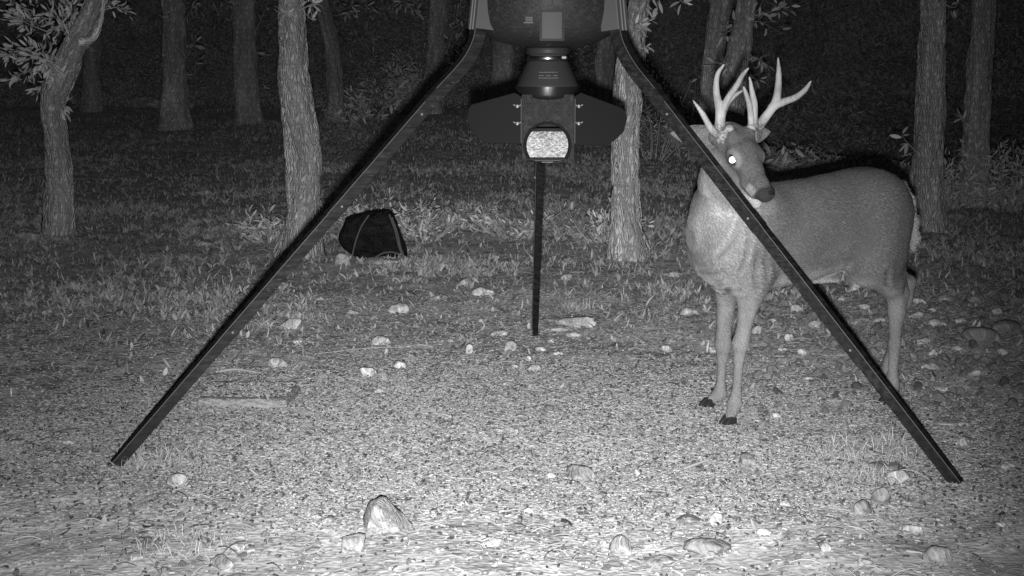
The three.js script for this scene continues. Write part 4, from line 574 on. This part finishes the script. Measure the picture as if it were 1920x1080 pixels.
// ------------------------------------------------------------------ slab and black sack
const SLAB = (() => { const b = hit(455, 764); return V(b.x, groundY(b.x, b.z - 0.13) + 0.034, b.z - 0.135); })();
const topY = (x, z) => (Math.abs(x - SLAB.x) < 0.18 && Math.abs(z - SLAB.z) < 0.12 ? SLAB.y : groundY(x, z));
{
  const b = hit(455, 764), g = new RoundedBoxGeometry(0.385, 0.1, 0.27, 8, 0.014), p = g.attributes.position;
  for (let i = 0; i < p.count; i++) { const x = p.getX(i), y = p.getY(i), z = p.getZ(i), k = 1 + 0.05 * noise(x * 6, y * 6 + 3, z * 6); p.setXYZ(i, x * k + 0.016 * noise(x * 12, y * 20, z * 12), y * k + 0.004 * noise(x * 20, y * 5, z * 20), z * k + 0.02 * noise(x * 14 + 5, y * 14, z * 3)); } g.computeVertexNormals(); g.rotateY(-0.05);
  const m = single('paving_slab', g, stoneMat(0.42), 'worn grey paving slab sunk in the dirt beside the feeder leg', 'slab'); m.position.set(b.x, SLAB.y - 0.056, b.z - 0.135);
}
{
  const b = hit(700, 488), D = -b.z + 0.02, o = onGround(b), q = ([u, v]) => { const p = at(u, v, D); return new THREE.Vector2((p.x - o.x), p.y - o.y); };
  const sh = new THREE.Shape(); sh.setFromPoints(new THREE.SplineCurve([[660, 480], [642, 466], [633, 450], [641, 428], [650, 410], [672, 403], [700, 397], [730, 396], [739, 408], [752, 440], [764, 478], [745, 486], [700, 489], [672, 489]].map(q)).getPoints(70));
  const ring = sh.getPoints().slice(0, -1), mid = q([700, 450]), P = [], I = [], n = ring.length, K = 16;
  for (const back of [1, -1]) for (let k = 0; k <= K; k++) { const t = k / K; for (const w of ring) { const x = mid.x + (w.x - mid.x) * t, y = mid.y + (w.y - mid.y) * t, fold = 0.03 * Math.abs(noise(x * 7 + y * 4, y * 5, 3)) + 0.012 * noise(x * 22, y * 16, 7); P.push(x * (1 + 0.04 * noise(x * 9, y * 9, 1) * t), y, back > 0 ? -0.06 + 0.07 * Math.sqrt(Math.max(0, 1 - t ** 4)) + fold * (1 - t ** 6) : -0.06 - 0.13 * Math.sqrt(Math.max(0, 1 - t ** 4))); } }
  for (let s = 0; s < 2; s++) for (let k = 0; k < K; k++) for (let m = 0; m < n; m++) { const a = s * (K + 1) * n + k * n + m, c = s * (K + 1) * n + k * n + (m + 1) % n; if (s) I.push(a, c, a + n, c, c + n, a + n); else I.push(a, a + n, c, c, a + n, c + n); }
  const g = new THREE.BufferGeometry(); g.setAttribute('position', new THREE.Float32BufferAttribute(P, 3)); g.setIndex(I); g.computeVertexNormals();
  const sack = thing('black_sack', 'black sack-like lump with cords lying at the foot of the pale knobbly tree', 'sack', null, o); { const p = g.attributes.position, uv = []; for (let i = 0; i < p.count; i++) { uv.push(p.getX(i) * 2 + p.getZ(i), p.getY(i) * 2); } g.setAttribute('uv', new THREE.Float32BufferAttribute(uv, 2)); const m = dull(0.016, 0.7, 0.15); m.map = stoneTex; m.bumpMap = stoneBump; m.bumpScale = 0.03; mesh('sack_body', g, m, sack); }
  for (const l of [[[693, 402], [678, 425], [668, 452], [661, 482]], [[731, 400], [742, 432], [749, 460], [757, 481]], [[736, 406], [747, 438], [752, 462], [760, 482]], [[706, 480], [722, 472], [742, 472], [757, 481]]]) mesh('cord', tube(l.map((a) => { const t = q(a); return [t.x, t.y, 0.03, 0.006]; }), 6, 6, 0.2), mat(0.06, 0.95), sack);
}

// ------------------------------------------------------------------ litter, gravel, grass and small plants
const pick = (d0, d1, wide = 0.42) => { const d = Math.sqrt(rr(d0 * d0, d1 * d1)), x = rr(-1, 1) * (0.35 + d * wide); return [x, -d]; };
const chipZone = (x, z) => { const a = (x - 0.05) / 2.1, b = (z + 5.35) / 1.25; return smooth(1.25, 0.6, Math.hypot(a, b) + 0.35 * fbm(x * 1.5, z * 1.5, 3)); };
const dullTone = (lo, hi) => (rnd() < 0.13 ? rr(0.06, 0.16) : rr(lo, hi));
{
  reseed(101);
  const chip = new THREE.BoxGeometry(1, 1, 1, 2, 1, 1), cp = chip.attributes.position; for (let i = 0; i < cp.count; i++) cp.setY(i, cp.getY(i) + 0.9 * (0.25 - cp.getX(i) ** 2)); chip.computeVertexNormals();
  const list = []; for (let i = 0; i < 330000 && list.length < 105000; i++) { const [x, z] = pick(3.4, 8.5), k = chipZone(x, z); if (rnd() > (0.06 + 0.94 * k) * (0.22 + 0.78 * smooth(3.7, 4.7, -z + 0.6 * noise(x * 1.3, z * 1.3, 5))) + 0.05) continue; const len = 0.005 + 0.022 * rnd() * rnd(); list.push([x, topY(x, z) + rr(0.001, 0.007), z, gauss() * 0.35, rr(0, 6.28), gauss() * 0.35, len, rr(0.002, 0.006), rr(0.003, 0.008), dullTone(0.35, 0.9)]); }
  scatter('wood_chips', chip, mat(0.31, 0.95), list, 'dry wood chips and husks strewn under the feeder', 'litter');
  const bits = []; for (let i = 0; i < 110000; i++) { const [x, z] = pick(3.4, 22); if (rnd() > 0.025 + 0.975 * smooth(5.5, 8.5, -z)) continue; if (-z > crest(x) + 1) continue; if (rnd() < 0.55 * chipZone(x, z)) continue; const len = rr(0.02, 0.05); bits.push([x, groundY(x, z) + rr(0.002, 0.012), z, Math.PI / 2 + gauss() * 0.6, rr(0, 6.28), gauss() * 0.5, len * rr(0.7, 1.4), len, len, dullTone(0.3, 0.8)]); }
  scatter('fallen_leaves', setColors(leafGeo(1, 0.34, 0.35), () => 1), leafMat(0.46), bits, 'dry fallen leaves littering the dirt', 'leaves');
  const straw = new THREE.CylinderGeometry(0.5, 0.5, 1, 4, 3), sp = straw.attributes.position; for (let i = 0; i < sp.count; i++) sp.setX(i, sp.getX(i) + 14 * (0.25 - sp.getY(i) ** 2)); straw.computeVertexNormals(); straw.rotateZ(Math.PI / 2);
  const st = []; for (let i = 0; i < 14000; i++) { const [x, z] = pick(3.4, 13), r = rr(0.0016, 0.0036); st.push([x, groundY(x, z) + rr(0.002, 0.012), z, gauss() * 0.2, rr(0, 6.28), gauss() * 0.18, rr(0.02, 0.1), r, r, dullTone(0.35, 0.85)]); }
  scatter('dry_straw', straw, mat(0.36, 0.9), st, 'dry straw and stems lying on the dirt', 'straw');
  const peb = stoneGeo(1, 0.42, 0.9), gr = []; for (let i = 0; i < 16000; i++) { const [x, z] = pick(3.4, 10), s = 0.006 + 0.022 * Math.pow(rnd(), 3), east = smooth(0.4, 1.6, x) * smooth(4.8, 6.2, -z); if (rnd() > 0.55 + 0.45 * east) continue; const q = s * (1 + east * 1.5); gr.push([x, groundY(x, z) + q * 0.1, z, gauss() * 0.3, rr(0, 6.28), gauss() * 0.3, q * rr(0.9, 1.7), q, q, rnd() < 0.06 ? rr(0.25, 0.4) : rr(0.5, 0.9)]); }
  scatter('gravel', peb, stoneMat(0.62), gr, 'loose gravel spread over the dirt', 'gravel');
  const dk = []; for (let i = 0; i < 1100; i++) { const [x, z] = pick(3.4, 6.5), s = rr(0.004, 0.009); dk.push([x, groundY(x, z) + 0.003, z, rr(0, 3), rr(0, 6), rr(0, 3), s * rr(0.8, 1.5), s, s, rr(0.008, 0.03)]); }
  scatter('dark_droppings', new THREE.IcosahedronGeometry(0.5, 1), mat(1, 0.8), dk, 'small dark pellets and husks dotted over the dirt', 'droppings');
}
{
  reseed(131);
  const blade = leafGeo(1, 0.06, 0.5), tuft = []; 
  const list = []; for (let i = 0; i < 300000 && list.length < 32000; i++) { const [x, z] = pick(5.5, 25, 0.4), d = -z, far = smooth(7, 9.5, d + 0.8 * fbm(x * 0.8, z * 0.8, 7) * 3 + (x < -1 ? 1.3 : 0)), den = clamp(0.5 + 1.6 * fbm(x * 0.7, z * 0.7, 11)); if (rnd() > far * (0.25 + 0.75 * den) + 0.02) continue; if (d > crest(x) + 2) continue; const len = rr(0.015, 0.06) * (0.7 + 0.7 * den); list.push([x, groundY(x, z) - 0.003, z, gauss() * 0.9, rr(0, 6.28), gauss() * 0.7, len * rr(1.6, 3.2), len, len, rr(0.4, 1)]); }
  // dry tufts near the feet of the feeder and among the stones
  for (const [u, v, n, r, h0] of [[285, 865, 260, 0.14, 0.075], [330, 880, 160, 0.16, 0.05], [345, 1030, 260, 0.14, 0.07], [1630, 850, 360, 0.2, 0.085], [1600, 905, 240, 0.16, 0.06], [1560, 860, 160, 0.14, 0.06], [1650, 900, 180, 0.1, 0.06], [1080, 580, 220, 0.1, 0.09], [1815, 915, 80, 0.07, 0.05], [450, 610, 120, 0.3, 0.09], [590, 600, 60, 0.12, 0.11], [880, 640, 20, 0.03, 0.07], [1270, 560, 120, 0.2, 0.1], [238, 700, 14, 0.05, 0.1]]) { const c = hit(u, v); for (let i = 0; i < n; i++) { const a = rr(0, 6.28), q = r * Math.sqrt(rnd()), x = c.x + q * Math.cos(a), z = c.z + q * Math.sin(a), len = h0 * rr(0.25, 0.75); tuft.push([x, groundY(x, z) - 0.003, z, gauss() * 0.95, rr(0, 6.28), gauss() * 0.9, len * 0.8, len, len, rr(0.6, 1)]); } }
  scatter('dry_grass', setColors(blade, () => 1), leafMat(0.34), [...list, ...tuft], 'dry grass growing thin over the clearing', 'grass');
  const variants = [0, 1, 2].map(() => { const l = []; for (let i = 0; i < 9; i++) { const a = i * 2.4, t = rr(0.35, 1.25); l.push([V(gauss() * 0.12, rr(0, 0.45), gauss() * 0.12), V(Math.cos(a) * Math.sin(t), Math.cos(t), Math.sin(a) * Math.sin(t)), rr(0.45, 0.8), rr(0.7, 1)]); } return leaves(l); });
  variants.forEach((g, k) => { const p = []; for (let i = 0; i < 60000 && p.length < 3000; i++) { const [x, z] = pick(7.2, 22, 0.4), d = -z, den = smooth(-0.08, 0.4, fbm(x * 0.55, z * 0.55, 17) + 0.25 * fbm(x * 3, z * 3, 8) + 0.12 * smooth(9, 10.5, d) * smooth(14, 11.5, d)) * smooth(7.2, 9, d + (x < -0.8 ? 0.8 : 0)) * (1 - 0.7 * smooth(13, 17, d)); if (rnd() > den || d > crest(x) + 1) continue; const s = rr(0.025, 0.075); p.push([x, groundY(x, z) - 0.01, z, gauss() * 0.15, rr(0, 6.28), gauss() * 0.15, s, s * rr(0.8, 1.3), s, rr(0.5, 1)]); }
    scatter('ground_plants', g, leafMat(0.34), p, ['low leafy plants carpeting the far side of the clearing', 'low broad-leaved sprouts between the grass beyond the feeder', 'low upright sprouts among the leaf litter beyond the feeder'][k], 'plants'); });
}
// ------------------------------------------------------------------ twigs
reseed(151);
for (const [pts, r, tone, label] of [
  [[[1285, 880], [1315, 872], [1338, 862], [1360, 850]], 0.006, 0.25, 'thin dark curved twig in front of the hooves of the deer'], [[[1640, 852], [1660, 860], [1698, 868]], 0.006, 0.1, 'dark stick lying over the flat dark grey stone'], [[[405, 700], [440, 697], [480, 700]], 0.007, 0.25, 'pale stick lying behind the worn paving slab'], [[[755, 652], [790, 650], [812, 652]], 0.004, 0.28, 'pale straight stick left of the rear foot post'], [[[1270, 980], [1290, 973], [1318, 980]], 0.007, 0.03, 'black forked twig lying on the pale dirt'], [[[1054, 979], [1062, 984], [1072, 987]], 0.007, 0.012, 'short black scrap lying alone on the brightest dirt'], [[[1700, 1035], [1740, 1045], [1760, 1050]], 0.004, 0.28, 'thin pale stick against the long pitted stone'], [[[1585, 985], [1620, 1000], [1650, 1020]], 0.005, 0.28, 'pale stick lying below the pair of grey stones'], [[[1000, 575], [1060, 545], [1095, 535]], 0.004, 0.28, 'slender pale stick behind the rear foot post'], [[[590, 665], [700, 655], [760, 652]], 0.0035, 0.25, 'long thin pale stick crossing the bare dirt beside the slab'],
]) single('twig', tube(pts.map(([u, v], i) => { const p = hit(u, v); return [p.x, p.y + r * 0.8 + 0.006 * (i % 2), p.z, r * (1 - 0.2 * i)]; }), 7, 8, 0.3), mat(tone, 0.9), label, 'twig');

// ------------------------------------------------------------------ the surveillance camera whose lamp lights the clearing, on its post
{
  const cam = thing('security_camera', 'small surveillance camera with a lamp below its lens, fixed to a post', 'camera', null, V(0, 0, 0));
  mesh('housing', new RoundedBoxGeometry(0.1, 0.1, 0.2, 4, 0.02).translate(0, EYE + 0.012, 0.125), mat(0.5, 0.5), cam);
  const head = mesh('lamp_housing', new THREE.CylinderGeometry(0.034, 0.03, 0.06, 32).rotateX(Math.PI / 2).translate(0, LAMP.y, 0.034), mat(0.05, 0.5), cam);
  mesh('lamp_glass', new THREE.CylinderGeometry(0.028, 0.028, 0.003, 32).rotateX(Math.PI / 2).translate(0, LAMP.y, 0.0015), new THREE.MeshStandardMaterial({ color: 0x111111, emissive: 0xffffff, emissiveIntensity: 2 }), head);
  mesh('bracket', new RoundedBoxGeometry(0.03, 0.14, 0.06, 2, 0.006).translate(0, EYE - 0.07, 0.215), mat(0.3, 0.5), cam);
  const g = tube([[0, -0.2, 0.29, 0.06], [0.01, 0.8, 0.29, 0.055], [0, 1.7, 0.3, 0.05]], 16, 12, 0.12); setColors(g, () => 0.8); single('post', g, barkMat(0.5), 'rough wooden post that carries the surveillance camera', 'post');
}
renderer.render(scene, camera);
